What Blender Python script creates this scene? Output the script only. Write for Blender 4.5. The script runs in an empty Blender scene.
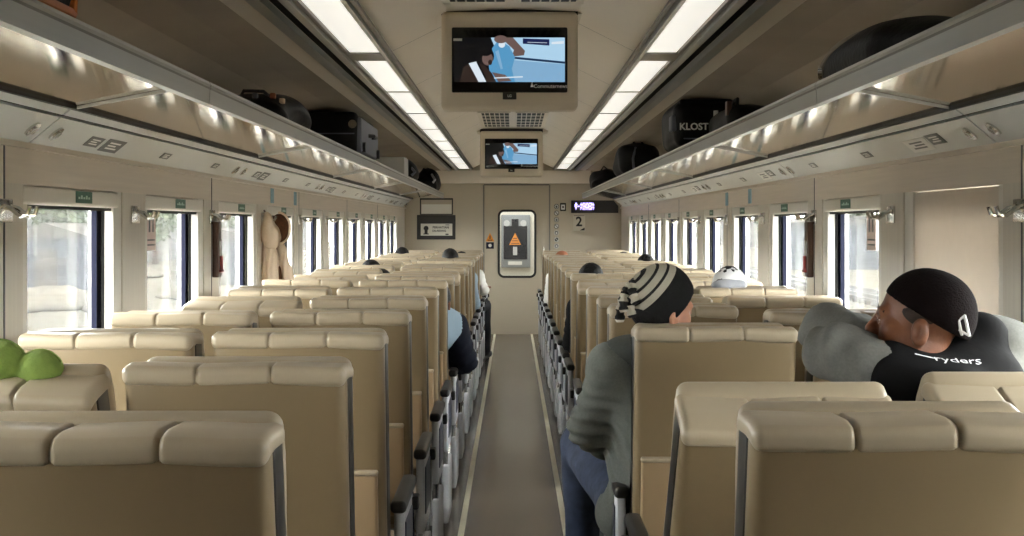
import bpy, math, random
import numpy as np
from mathutils import Vector, Matrix
random.seed(7); np.random.seed(7)
SC = bpy.context.scene
COL = SC.collection
R = math.radians
CAMZ, FPX, CX, CY = 1.40, 1400.0, 513.0, 226.0
END = 18.1            # end wall
NEAR = -0.5           # wall behind the camera
WX = 1.40             # inner face of the side walls

# ------------------------------------------------------------------ materials
def srgb(r, g, b):
    def c(v):
        v /= 255.0
        return v / 12.92 if v <= 0.04045 else ((v + 0.055) / 1.055) ** 2.4
    return (c(r), c(g), c(b), 1.0)

def mat(name, col, rough=0.5, metal=0.0, var=0.0, scale=8.0, bump=0.0, bscale=60.0, stretch=(1, 1, 1), spec=0.5, emit=None, estr=0.0, coat=0.0, detail=4.0):
    m = bpy.data.materials.new(name); m.use_nodes = True
    nt = m.node_tree; b = nt.nodes['Principled BSDF']
    c = srgb(*col)
    b.inputs['Base Color'].default_value = c
    b.inputs['Roughness'].default_value = rough
    b.inputs['Metallic'].default_value = metal
    b.inputs['Specular IOR Level'].default_value = spec
    if coat: b.inputs['Coat Weight'].default_value = coat
    if emit:
        b.inputs['Emission Color'].default_value = srgb(*emit); b.inputs['Emission Strength'].default_value = estr
    if var or bump:
        tc = nt.nodes.new('ShaderNodeTexCoord'); mp = nt.nodes.new('ShaderNodeMapping')
        mp.inputs['Scale'].default_value = stretch
        nt.links.new(tc.outputs['Object'], mp.inputs['Vector'])
    if var:
        n = nt.nodes.new('ShaderNodeTexNoise'); n.inputs['Scale'].default_value = scale; n.inputs['Detail'].default_value = detail
        nt.links.new(mp.outputs['Vector'], n.inputs['Vector'])
        mr = nt.nodes.new('ShaderNodeMapRange')
        mr.inputs['From Min'].default_value = 0.3; mr.inputs['From Max'].default_value = 0.7
        mr.inputs['To Min'].default_value = 1 - var; mr.inputs['To Max'].default_value = 1 + var
        nt.links.new(n.outputs['Fac'], mr.inputs['Value'])
        mx = nt.nodes.new('ShaderNodeVectorMath'); mx.operation = 'SCALE'
        mx.inputs[0].default_value = c[:3]
        nt.links.new(mr.outputs['Result'], mx.inputs['Scale'])
        nt.links.new(mx.outputs['Vector'], b.inputs['Base Color'])
    if bump:
        n2 = nt.nodes.new('ShaderNodeTexNoise'); n2.inputs['Scale'].default_value = bscale; n2.inputs['Detail'].default_value = 3
        nt.links.new(mp.outputs['Vector'], n2.inputs['Vector'])
        bp = nt.nodes.new('ShaderNodeBump'); bp.inputs['Strength'].default_value = bump; bp.inputs['Distance'].default_value = 0.01
        nt.links.new(n2.outputs['Fac'], bp.inputs['Height'])
        nt.links.new(bp.outputs['Normal'], b.inputs['Normal'])
    return m

def ramp_mat(name, stops, axis, lo, hi, rough=0.8, bump=0.0, bscale=200.0, origin=(0, 0, 0), interp='CONSTANT'):
    """colour bands along an object-space axis (knitted rings)"""
    m = bpy.data.materials.new(name); m.use_nodes = True
    nt = m.node_tree; b = nt.nodes['Principled BSDF']; b.inputs['Roughness'].default_value = rough
    tc = nt.nodes.new('ShaderNodeTexCoord')
    sub = nt.nodes.new('ShaderNodeVectorMath'); sub.operation = 'SUBTRACT'; sub.inputs[1].default_value = origin
    nt.links.new(tc.outputs['Object'], sub.inputs[0])
    dp = nt.nodes.new('ShaderNodeVectorMath'); dp.operation = 'DOT_PRODUCT'; dp.inputs[1].default_value = axis
    nt.links.new(sub.outputs['Vector'], dp.inputs[0])
    mr = nt.nodes.new('ShaderNodeMapRange'); mr.inputs['From Min'].default_value = lo; mr.inputs['From Max'].default_value = hi
    nt.links.new(dp.outputs['Value'], mr.inputs['Value'])
    cr = nt.nodes.new('ShaderNodeValToRGB'); cr.color_ramp.interpolation = interp
    el = cr.color_ramp.elements
    while len(el) < len(stops): el.new(0.5)
    for e, (p, c) in zip(el, stops): e.position = p; e.color = srgb(*c)
    nt.links.new(mr.outputs['Result'], cr.inputs['Fac']); nt.links.new(cr.outputs['Color'], b.inputs['Base Color'])
    if bump:
        n2 = nt.nodes.new('ShaderNodeTexNoise'); n2.inputs['Scale'].default_value = bscale
        bp = nt.nodes.new('ShaderNodeBump'); bp.inputs['Strength'].default_value = bump; bp.inputs['Distance'].default_value = 0.005
        nt.links.new(tc.outputs['Object'], n2.inputs['Vector'])
        nt.links.new(n2.outputs['Fac'], bp.inputs['Height']); nt.links.new(bp.outputs['Normal'], b.inputs['Normal'])
    return m

M = {}
M['wall'] = mat('cream_laminate', (226, 216, 202), 0.38, var=0.05, scale=5, stretch=(1, .35, 14))
M['pier'] = mat('pier_laminate', (216, 210, 197), 0.32, var=0.05, scale=5, stretch=(1, 10, .4))
M['ceil'] = mat('ceiling_laminate', (236, 227, 213), 0.35, var=0.04, scale=1.2)
M['cove'] = mat('cove_laminate', (220, 209, 194), 0.24, var=0.12, scale=1.1)
M['endwall'] = mat('end_wall_laminate', (188, 178, 158), 0.35, var=0.03, scale=1.0)
M['white'] = mat('white_paint', (232, 229, 220), 0.35)
M['blind'] = mat('roller_blind_fabric', (226, 218, 208), 0.8, var=0.02, scale=20)
def translucent(m, fac):
    nt = m.node_tree; b = nt.nodes['Principled BSDF']; out = nt.nodes['Material Output']
    t = nt.nodes.new('ShaderNodeBsdfTranslucent'); t.inputs['Color'].default_value = b.inputs['Base Color'].default_value
    mx = nt.nodes.new('ShaderNodeMixShader'); mx.inputs['Fac'].default_value = fac
    nt.links.new(b.outputs[0], mx.inputs[1]); nt.links.new(t.outputs[0], mx.inputs[2]); nt.links.new(mx.outputs[0], out.inputs['Surface'])
translucent(M['blind'], .2)
M['greymetal'] = mat('grey_painted_metal', (196, 199, 199), 0.33, var=0.03, scale=2, metal=0.15)
M['alu'] = mat('brushed_aluminium', (192, 193, 190), 0.35, metal=0.5, var=0.04, scale=6, stretch=(1, .2, 8))
M['shelf'] = mat('polished_shelf_steel', (205, 190, 168), 0.09, metal=1.0)
M['chrome'] = mat('chrome', (215, 214, 210), 0.12, metal=1.0)
M['black'] = mat('black_plastic', (22, 21, 20), 0.4)
M['slot'] = mat('black_duct', (14, 13, 12), 0.6)
M['gasket'] = mat('dark_rubber', (26, 25, 24), 0.6)
M['navy'] = mat('navy_seal', (14, 18, 42), 0.6, spec=.2)
M['leather'] = mat('tan_leather', (124, 107, 80), 0.38, var=0.05, scale=3.5, bump=0.12, bscale=7)
M['leather2'] = mat('pale_lit_leather', (165, 151, 128), 0.36, var=0.04, scale=3.5, bump=0.12, bscale=9)  # paler copy of the tan leather: light on the head rolls put into the colour
M['seatside'] = mat('seat_side_black', (14, 13, 12), 0.35)
M['pocket'] = mat('pocket_leather', (158, 134, 102), 0.5, var=0.06, scale=4)
M['pale'] = mat('pale_grey_plastic', (190, 192, 196), 0.3)
M['navyplastic'] = mat('navy_plastic', (42, 46, 66), 0.35)
M['line'] = mat('cream_floor_line', (208, 204, 182), 0.45, var=0.06, scale=6)
M['green'] = mat('green_sticker', (34, 98, 78), 0.4)
M['greeninfo'] = mat('sticker_print_pale', (186, 214, 200), 0.4)
M['sticker'] = mat('sticker_dark', (70, 72, 76), 0.4)
M['stickerw'] = mat('sticker_white', (222, 222, 220), 0.4)
M['stickerp'] = mat('sticker_pink', (226, 206, 202), 0.5)
M['blue'] = mat('blue_tape', (128, 172, 190), 0.5, var=0.15, scale=60)
M['red'] = mat('hammer_red', (150, 40, 34), 0.4)
M['brown'] = mat('hammer_box_brown', (86, 62, 50), 0.4)
M['tvcase'] = mat('tv_housing', (205, 193, 174), 0.4)
M['tvblack'] = mat('tv_glass', (4, 4, 5), 0.12)
M['orange'] = mat('warning_orange', (226, 140, 30), 0.5, emit=(226, 140, 30), estr=0.0)
M['doorgrey'] = mat('gangway_grey', (140, 146, 152), 0.35, metal=0.3)
M['doornavy'] = mat('gangway_dark', (10, 14, 26), 0.5, spec=.15)
M['bagblack'] = mat('black_nylon', (12, 11, 11), 0.55, spec=.25, bump=0.25, bscale=45)
M['bagdark'] = mat('charcoal_nylon', (18, 17, 18), 0.5, spec=.25, bump=0.25, bscale=30)
M['baggrey'] = mat('grey_trim', (96, 100, 112), 0.45)
M['bagorange'] = mat('orange_trim', (196, 112, 40), 0.5)
M['paper'] = mat('paper', (226, 224, 216), 0.7)
M['ink'] = mat('ink', (24, 24, 26), 0.6)
M['skin'] = mat('skin_brown', (122, 76, 52), 0.42, var=0.16, scale=28, bump=0.12, bscale=120)
M['skinlight'] = mat('skin_light_brown', (186, 132, 106), 0.45, var=0.08, scale=20)
M['stubble'] = mat('grey_stubble', (48, 36, 30), 0.8, var=0.3, scale=120)
M['lip'] = mat('lip_skin', (110, 62, 52), 0.45)
M['eye'] = mat('eye_white', (200, 190, 180), 0.2)
M['iris'] = mat('eye_dark', (20, 13, 10), 0.1)
M['hair'] = mat('black_hair', (11, 9, 9), 0.6, spec=.25, bump=0.5, bscale=120)
M['capdark'] = mat('dark_maroon_cap', (20, 13, 13), 0.9, spec=.1, var=0.15, scale=30, bump=0.4, bscale=220)
M['hoodie'] = mat('grey_melange_fleece', (104, 104, 99), 0.95, var=0.10, scale=160, bump=0.25, bscale=24)
M['hoodie2'] = mat('grey_sage_fleece', (98, 101, 95), 0.95, var=0.10, scale=160, bump=0.25, bscale=24)
M['hood'] = mat('dark_sage_fleece', (58, 61, 57), 0.95, var=0.10, scale=120)
M['vest'] = mat('black_vest', (14, 13, 14), 0.85, spec=.15, bump=0.3, bscale=20)
M['denim'] = mat('blue_denim', (52, 62, 84), 0.85, var=0.3, scale=25, bump=0.2, bscale=60)
M['trouser'] = mat('dark_trousers', (30, 30, 36), 0.85)
M['navyjacket'] = mat('navy_jacket', (18, 22, 36), 0.8, spec=.2, bump=0.3, bscale=20)
M['blueshirt'] = mat('light_blue_shirt', (150, 172, 190), 0.8, bump=0.2, bscale=18)
M['whiteshirt'] = mat('white_shirt', (214, 212, 206), 0.8)
M['rust'] = mat('rust_hat', (156, 96, 66), 0.85)
M['whitecap'] = mat('white_cap', (206, 206, 206), 0.8)
M['greyscarf'] = mat('grey_collar', (150, 152, 158), 0.9, var=0.1, scale=40)
M['jacket'] = mat('beige_jacket', (214, 192, 166), 0.85, bump=0.35, bscale=12)
M['jacketlining'] = mat('brown_lining', (92, 58, 34), 0.9, var=0.3, scale=60)
M['lime'] = mat('lime_green_plush', (120, 142, 66), 0.95, var=0.12, scale=40, bump=0.3, bscale=80)
M['sole'] = mat('white_sneaker', (214, 212, 208), 0.6)
M['led'] = mat('led_text', (150, 140, 220), 0.5, emit=(176, 160, 255), estr=2.2)
M['logo'] = mat('white_print', (225, 225, 225), 0.6)
M['lamp'] = mat('light_diffuser', (240, 240, 235), 0.5, emit=(255, 252, 244), estr=.43)
M['lampframe'] = mat('lamp_frame_grey', (128, 126, 120), 0.4, metal=0.4)
M['cable'] = mat('strap_grey', (150, 142, 132), 0.7)
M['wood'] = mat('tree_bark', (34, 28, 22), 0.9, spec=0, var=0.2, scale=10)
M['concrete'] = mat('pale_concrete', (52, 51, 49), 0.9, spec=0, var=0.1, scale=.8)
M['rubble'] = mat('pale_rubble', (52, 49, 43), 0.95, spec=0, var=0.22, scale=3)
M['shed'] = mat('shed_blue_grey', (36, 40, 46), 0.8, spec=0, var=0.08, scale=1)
M['roof'] = mat('shed_roof', (44, 42, 39), 0.8, spec=0)
M['rail'] = mat('steel_rail', (24, 23, 22), 0.6, spec=.1)
M['sleeper'] = mat('concrete_sleeper', (40, 39, 37), 0.9, spec=0)

def leaf_mat():
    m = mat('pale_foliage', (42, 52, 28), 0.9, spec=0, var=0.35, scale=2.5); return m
M['leaf'] = leaf_mat()

def glass_mat():
    m = bpy.data.materials.new('dusty_window_glass'); m.use_nodes = True
    nt = m.node_tree; nt.nodes.clear()
    out = nt.nodes.new('ShaderNodeOutputMaterial')
    tr = nt.nodes.new('ShaderNodeBsdfTransparent'); tr.inputs['Color'].default_value = (.93, .95, .95, 1)
    gl = nt.nodes.new('ShaderNodeBsdfGlossy'); gl.inputs['Roughness'].default_value = 0.02
    tl = nt.nodes.new('ShaderNodeBsdfTranslucent'); tl.inputs['Color'].default_value = (.95, .95, .95, 1)
    lw = nt.nodes.new('ShaderNodeLayerWeight'); lw.inputs['Blend'].default_value = 0.25
    mul = nt.nodes.new('ShaderNodeMath'); mul.operation = 'MULTIPLY'; mul.inputs[1].default_value = 0.3
    nt.links.new(lw.outputs['Fresnel'], mul.inputs[0])
    a = nt.nodes.new('ShaderNodeMixShader'); a.inputs['Fac'].default_value = 0.02
    nt.links.new(tr.outputs[0], a.inputs[1]); nt.links.new(tl.outputs[0], a.inputs[2])
    b = nt.nodes.new('ShaderNodeMixShader')
    nt.links.new(mul.outputs[0], b.inputs['Fac']); nt.links.new(a.outputs[0], b.inputs[1]); nt.links.new(gl.outputs[0], b.inputs[2])
    nt.links.new(b.outputs[0], out.inputs['Surface'])
    return m
M['glass'] = glass_mat()

def floor_mat():
    m = mat('vinyl_floor', (88, 80, 70), 0.22, var=0.10, scale=2.2, stretch=(1, 1, 1), bump=0.04, bscale=12)
    return m
M['floor'] = floor_mat()

# ------------------------------------------------------------------ mesh helpers
class MB:
    def __init__(s): s.v = []; s.f = []; s.m = []
    def add(s, vs, fs, mi=0):
        o = len(s.v); s.v.extend([tuple(p) for p in vs]); s.f.extend([tuple(i + o for i in f) for f in fs]); s.m.extend([mi] * len(fs)); return s
    def box(s, x0, x1, y0, y1, z0, z1, mi=0):
        if x0 > x1: x0, x1 = x1, x0
        if y0 > y1: y0, y1 = y1, y0
        if z0 > z1: z0, z1 = z1, z0
        v = [(x0, y0, z0), (x1, y0, z0), (x1, y1, z0), (x0, y1, z0), (x0, y0, z1), (x1, y0, z1), (x1, y1, z1), (x0, y1, z1)]
        return s.add(v, [(0, 3, 2, 1), (4, 5, 6, 7), (0, 1, 5, 4), (1, 2, 6, 5), (2, 3, 7, 6), (3, 0, 4, 7)], mi)
    def prism(s, prof, y0, y1, mi=0):
        """closed xz profile swept along y"""
        n = len(prof)
        v = [(x, y0, z) for x, z in prof] + [(x, y1, z) for x, z in prof]
        f = [(i, (i + 1) % n, n + (i + 1) % n, n + i) for i in range(n)] + [tuple(range(n))[::-1], tuple(range(n, 2 * n))]
        return s.add(v, f, mi)
    def prism_xy(s, prof, z0, z1, mi=0):
        n = len(prof)
        v = [(x, y, z0) for x, y in prof] + [(x, y, z1) for x, y in prof]
        f = [(i, (i + 1) % n, n + (i + 1) % n, n + i) for i in range(n)] + [tuple(range(n))[::-1], tuple(range(n, 2 * n))]
        return s.add(v, f, mi)
    def tube(s, pts, r, n=8, mi=0, caps=True):
        pts = [Vector(p) for p in pts]
        rs = r if isinstance(r, (list, tuple)) else [r] * len(pts)
        vs = []; up = None
        for i, p in enumerate(pts):
            t = (pts[min(i + 1, len(pts) - 1)] - pts[max(i - 1, 0)]).normalized()
            if up is None:
                up = Vector((0, 0, 1)) if abs(t.z) < .9 else Vector((1, 0, 0))
            a = t.cross(up).normalized(); b = a.cross(t).normalized(); up = b
            for k in range(n):
                an = 2 * math.pi * k / n
                vs.append(p + a * (math.cos(an) * rs[i]) + b * (math.sin(an) * rs[i]))
        fs = []
        for i in range(len(pts) - 1):
            for k in range(n):
                fs.append((i * n + k, i * n + (k + 1) % n, (i + 1) * n + (k + 1) % n, (i + 1) * n + k))
        if caps:
            fs.append(tuple(range(n))); fs.append(tuple(range((len(pts) - 1) * n, len(pts) * n))[::-1])
        return s.add(vs, fs, mi)
    def disc(s, c, axis, r, t, n=20, mi=0):
        a = Vector(axis).normalized(); c = Vector(c)
        return s.tube([c, c + a * t], r, n, mi)
    def rbox(s, x0, x1, y0, y1, z0, z1, r, n=(6, 3, 8), deform=None, mi=0, rs=3):
        c = np.array([(x0 + x1) / 2, (y0 + y1) / 2, (z0 + z1) / 2]); h = np.array([abs(x1 - x0) / 2, abs(y1 - y0) / 2, abs(z1 - z0) / 2])
        r = min(r, h.min() * .999)
        def ax(hh, nn):
            e = np.linspace(hh - r, hh, rs + 1)
            mid = np.linspace(-(hh - r), hh - r, nn + 1)
            return np.concatenate([-e[::-1][:-1], mid, e[1:]]) if hh - r > 1e-6 else np.concatenate([-e[::-1], e[1:]])
        A = [ax(h[i], n[i]) for i in range(3)]
        idx = {}; vs = []; fs = []
        def vid(p):
            k = tuple(np.round(p, 6))
            if k not in idx:
                q = np.clip(p, -(h - r), h - r); d = p - q; L = np.linalg.norm(d)
                w = q + d / L * r if L > 1e-9 else p
                w = c + w
                if deform: w = np.array(deform(*w))
                idx[k] = len(vs); vs.append(tuple(w))
            return idx[k]
        for a in range(3):
            u, w = (a + 1) % 3, (a + 2) % 3
            for sg in (-1, 1):
                for i in range(len(A[u]) - 1):
                    for j in range(len(A[w]) - 1):
                        q = []
                        for (ii, jj) in ((i, j), (i + 1, j), (i + 1, j + 1), (i, j + 1)):
                            p = np.zeros(3); p[a] = sg * h[a]; p[u] = A[u][ii]; p[w] = A[w][jj]; q.append(vid(p))
                        if sg < 0: q = q[::-1]
                        q2 = []
                        for t in q:
                            if t not in q2: q2.append(t)
                        if len(q2) > 2: fs.append(tuple(q2))
        return s.add(vs, fs, mi)
    def build(s, name, mats, parent=None, smooth=True, angle=38, loc=None):
        me = bpy.data.meshes.new(name); me.from_pydata(s.v, [], s.f); me.update()
        if not isinstance(mats, (list, tuple)): mats = [mats]
        for m in mats: me.materials.append(m)
        me.polygons.foreach_set('material_index', s.m)
        if smooth:
            me.polygons.foreach_set('use_smooth', [True] * len(me.polygons)); me.set_sharp_from_angle(angle=R(angle))
        o = bpy.data.objects.new(name, me); COL.objects.link(o)
        if parent: o.parent = parent
        if loc: o.location = loc
        return o

def tag(o, label=None, cat=None, group=None, kind=None):
    if label: o['label'] = label
    if cat: o['category'] = cat
    if group: o['group'] = group
    if kind: o['kind'] = kind
    return o
def empty(name, loc=(0, 0, 0), label=None, cat=None, group=None, kind=None, rz=0):
    o = bpy.data.objects.new(name, None); o.empty_display_size = .1; COL.objects.link(o); o.location = loc; o.rotation_euler = (0, 0, rz)
    return tag(o, label, cat, group, kind)
def structure(o): o['kind'] = 'structure'; return o
def copy_tree(o, parent=None):
    c = o.copy(); COL.objects.link(c)
    if parent: c.parent = parent
    for ch in o.children: copy_tree(ch, c)
    return c
def text(name, body, size, m, parent, loc, rot, ext=0.0006, align='CENTER', sx=1.0, bold=0.0):
    cu = bpy.data.curves.new(name, 'FONT'); cu.body = body; cu.size = size; cu.extrude = ext; cu.align_x = align; cu.align_y = 'CENTER'; cu.offset = bold
    cu.resolution_u = 3
    tmp = bpy.data.objects.new('tmp_text', cu); COL.objects.link(tmp)
    dg = bpy.context.evaluated_depsgraph_get(); dg.update()
    me = bpy.data.meshes.new_from_object(tmp.evaluated_get(dg)); me.name = name
    bpy.data.objects.remove(tmp); bpy.data.curves.remove(cu)
    me.materials.clear(); me.materials.append(m)
    o = bpy.data.objects.new(name, me); COL.objects.link(o); o.parent = parent; o.location = loc; o.rotation_euler = rot; o.scale = (sx, 1, 1)
    return o

# ------------------------------------------------------------------ SDF modelling (surface nets)
def v3(p): return np.array(p, float)
def sd_ell(c, r, rot=None):
    c = v3(c); r = v3(r)
    def f(P):
        q = P - c
        if rot is not None: q = q @ rot
        k0 = np.linalg.norm(q / r, axis=1); k1 = np.linalg.norm(q / (r * r), axis=1)
        return k0 * (k0 - 1) / np.maximum(k1, 1e-6)
    return f
def sd_cap(a, b, ra, rb=None):
    a = v3(a); b = v3(b); rb = ra if rb is None else rb
    def f(P):
        d = b - a; L = max(d @ d, 1e-9)
        t = np.clip((P - a) @ d / L, 0, 1)
        return np.linalg.norm(P - a - t[:, None] * d, axis=1) - (ra + (rb - ra) * t)
    return f
def sd_rbox(c, h, r, rot=None):
    c = v3(c); h = v3(h)
    def f(P):
        q = P - c
        if rot is not None: q = q @ rot
        q = np.abs(q) - (h - r)
        return np.linalg.norm(np.maximum(q, 0), axis=1) + np.minimum(q.max(axis=1), 0) - r
    return f
def sd_plane(n, p):
    n = v3(n); n = n / np.linalg.norm(n); p = v3(p)
    return lambda P: (P - p) @ n
def smin(a, b, k):
    if k <= 0: return np.minimum(a, b)
    h = np.clip(.5 + .5 * (b - a) / k, 0, 1)
    return b + (a - b) * h - k * h * (1 - h)
def smax(a, b, k): return -smin(-a, -b, k)
class SDF:
    def __init__(s): s.ops = []
    def u(s, f, k=.0): s.ops.append(('u', f, k)); return s
    def sub(s, f, k=.0): s.ops.append(('s', f, k)); return s
    def cut(s, f, k=.0): s.ops.append(('i', f, k)); return s
    def disp(s, f): s.ops.append(('d', f, 0)); return s
    def __call__(s, P):
        d = None
        for op, f, k in s.ops:
            e = f(P)
            if op == 'u': d = e if d is None else smin(d, e, k)
            elif op == 's': d = smax(d, -e, k)
            elif op == 'i': d = smax(d, e, k)
            else: d = d + e
        return d
def surfnet(f, lo, hi, h):
    lo = v3(lo); hi = v3(hi)
    n = np.maximum(np.ceil((hi - lo) / h).astype(int) + 1, 3)
    xs = [lo[i] + h * np.arange(n[i]) for i in range(3)]
    G = np.stack(np.meshgrid(*xs, indexing='ij'), -1).reshape(-1, 3)
    D = np.empty(len(G))
    for i in range(0, len(G), 400000): D[i:i + 400000] = f(G[i:i + 400000])
    D = D.reshape(n)
    c = [D[i:n[0] - 1 + i, j:n[1] - 1 + j, k:n[2] - 1 + k] for i in (0, 1) for j in (0, 1) for k in (0, 1)]
    C = np.stack(c, -1); neg = (C < 0).sum(-1); act = (neg > 0) & (neg < 8)
    off = np.array([(i, j, k) for i in (0, 1) for j in (0, 1) for k in (0, 1)], float)
    I = np.argwhere(act); Cv = C[act]
    S = np.zeros((len(I), 3)); cnt = np.zeros(len(I))
    for a in range(8):
        for b in range(a + 1, 8):
            if np.abs(off[a] - off[b]).sum() != 1: continue
            da, db = Cv[:, a], Cv[:, b]; m = (da < 0) != (db < 0)
            t = np.where(m, da / np.where(m, da - db, 1), 0)
            S += np.where(m[:, None], off[a] + t[:, None] * (off[b] - off[a]), 0); cnt += m
    V = lo + h * (I + S / np.maximum(cnt, 1)[:, None])
    ids = -np.ones(act.shape, int); ids[act] = np.arange(len(I))
    F = []
    for a in range(3):
        u, w = (a + 1) % 3, (a + 2) % 3
        sl0 = [slice(None)] * 3; sl1 = [slice(None)] * 3
        sl0[a] = slice(0, n[a] - 1); sl1[a] = slice(1, n[a])
        d0 = D[tuple(sl0)] < 0; d1 = D[tuple(sl1)] < 0
        E = np.argwhere(d0 != d1)
        E = E[(E[:, u] > 0) & (E[:, w] > 0) & (E[:, u] < n[u] - 1) & (E[:, w] < n[w] - 1)]
        if not len(E): continue
        def idc(du, dw):
            q = E.copy(); q[:, u] += du; q[:, w] += dw
            return ids[q[:, 0], q[:, 1], q[:, 2]]
        Q = np.stack([idc(-1, -1), idc(0, -1), idc(0, 0), idc(-1, 0)], 1)
        flip = ~d0[E[:, 0], E[:, 1], E[:, 2]]
        Q[flip] = Q[flip][:, ::-1]
        F.append(Q)
    F = np.concatenate(F); F = F[(F >= 0).all(1)]
    return V, F
def sdf_mesh(parts, name, mats, parent=None, midx=None):
    """parts: list of (sdf, lo, hi, h) joined into one mesh; midx(V)->material index per face centre"""
    VV = []; FF = []; o = 0
    for f, lo, hi, h in parts:
        V, F = surfnet(f, lo, hi, h); VV.append(V); FF.append(F + o); o += len(V)
    V = np.concatenate(VV); F = np.concatenate(FF)
    me = bpy.data.meshes.new(name); me.from_pydata(V.tolist(), [], F.tolist()); me.update()
    if not isinstance(mats, (list, tuple)): mats = [mats]
    for m in mats: me.materials.append(m)
    me.polygons.foreach_set('use_smooth', [True] * len(me.polygons))
    if midx is not None:
        me.polygons.foreach_set('material_index', midx(V[F].mean(1)).astype(int))
    ob = bpy.data.objects.new(name, me); COL.objects.link(ob)
    if parent: ob.parent = parent
    return ob
def wrinkle(amp, fr=(23, 31, 27), ph=0):
    a, b, c = fr
    return lambda P: amp * (np.sin(a * P[:, 0] + 9 * P[:, 2] + ph) * np.sin(b * P[:, 1] + 2 * ph) + .7 * np.sin(c * P[:, 2] + 14 * P[:, 0] + 11 * P[:, 1] + ph))

# ------------------------------------------------------------------ room shell
WIN0, WP, WW = 4.0, 1.325, 1.02     # first window start, pitch, opening width
KS = list(range(-2, 10))
SILL, HEAD = .85, 1.52

def floor():
    b = MB().box(-1.52, 1.52, NEAR, END + 2.2, -.05, 0)
    structure(b.build('floor', M['floor'], smooth=False))
    for i, (x0, x1) in enumerate(((-.25, -.222), (.228, .256))):
        structure(MB().box(x0, x1, NEAR, END, 0.0, .0015).build('trim_%d' % (i + 1), M['line'], smooth=False))
floor()

def side_wall(s, name):
    b = MB()
    b.box(s * WX, s * 1.52, NEAR, END, 0, SILL)
    b.box(s * WX, s * 1.52, NEAR, END, HEAD, 1.80)
    edges = []
    for k in KS:
        a = WIN0 + WP * k; edges.append((a, a + WW))
    y = NEAR
    for a, e in edges:
        if a > y: b.box(s * WX, s * 1.52, y, a, SILL, HEAD, 1)
        y = e
    b.box(s * WX, s * 1.52, y, END, SILL, HEAD, 1)
    # thin panel joints and cream lip under the lockers
    for k in KS[::2]:
        ym = WIN0 + WP * k - .15
        b.box(s * (WX - .002), s * WX, ym - .004, ym + .004, .05, 1.634, 2)
    b.box(s * (WX - .018), s * WX, NEAR, END, 1.622, 1.640, 0)
    structure(b.build(name, [M['wall'], M['pier'], M['sticker']], smooth=False))
    structure(MB().box(s * (WX - .02), s * WX, NEAR, END, 0, .12).build('baseboard_' + name.split('_')[1], M['gasket'], smooth=False))
side_wall(-1, 'wall_left'); side_wall(1, 'wall_right')

wi = 0
def window(s, k):
    global wi
    wi += 1
    a = WIN0 + WP * k; e = a + WW
    f = MB()
    f.box(s * 1.405, s * 1.50, e - .012, e, SILL, HEAD)
    f.box(s * 1.405, s * 1.435, e - .10, e - .012, SILL, HEAD)       # white guide at the far edge
    f.box(s * 1.405, s * 1.435, a + .004, a + .05, SILL, HEAD)
    f.box(s * 1.45, s * 1.50, a, a + .06, SILL, HEAD)
    f.box(s * 1.45, s * 1.50, e - .075, e - .012, SILL, HEAD)
    f.box(s * 1.40, s * 1.50, a, e, SILL - .02, SILL + .03)
    f.box(s * 1.45, s * 1.50, a, e, HEAD - .05, HEAD)
    o = f.build('window_%d' % wi, M['white'], smooth=False); structure(o)
    MB().box(s * 1.478, s * 1.486, a + .05, e - .07, SILL + .02, HEAD - .04).build('glass_pane', M['glass'], o, smooth=False)
    MB().box(s * 1.455, s * 1.474, e - .130, e - .075, SILL + .03, HEAD - .05).build('seal_strip', M['navy'], o, smooth=False)
    MB().box(s * 1.436, s * 1.449, e - .095, e - .075, SILL + .03, HEAD - .05).build('gasket_strip', M['gasket'], o, smooth=False)
    down = (s == 1 and k == 0)
    if down:
        MB().box(s * 1.412, s * 1.418, a + .012, e - .012, SILL, HEAD - .004).build('roller_blind', M['blind'], o, smooth=False)
    else:
        MB().rbox(s * 1.398, s * 1.452, a + .006, e - .05, 1.462, HEAD - .001, .012, n=(1, 1, 1)).build('blind_cassette', M['white'], o)
        MB().box(s * 1.412, s * 1.44, a + .01, e - .06, 1.452, 1.462).build('blind_bar', M['gasket'], o, smooth=False)
        if k >= 0:
            yc = a + .56
            st = MB().box(s * 1.396, s * 1.398, yc - .085, yc + .085, 1.474, 1.512).build('green_sticker', M['green'], o, smooth=False)
            g = MB()
            for i in range(5):
                g.box(s * 1.3952, s * 1.396, yc - .062 + .026 * i, yc - .045 + .026 * i, 1.487, 1.499 if i % 2 else 1.494)
            g.build('sticker_print', M['greeninfo'], st, smooth=False)
    if k == 1:
        y0 = a + (.30 if s < 0 else .36)
        st = MB().box(s * 1.474, s * 1.477, y0, y0 + .15, 1.30, 1.445).build('safety_sticker', M['stickerp'], o, smooth=False)
        g = MB()
        for i in range(2):
            yy = y0 + .04 + .055 * i
            g.box(s * 1.4732, s * 1.474, yy, yy + .022, 1.375, 1.43)
        for i in range(2): g.box(s * 1.4732, s * 1.474, y0 + .02, y0 + .13, 1.32 + .02 * i, 1.326 + .02 * i)
        g.build('sticker_print', M['sticker'], st, smooth=False)
    return o
for s in (-1, 1):
    for k in KS: window(s, k)

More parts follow.
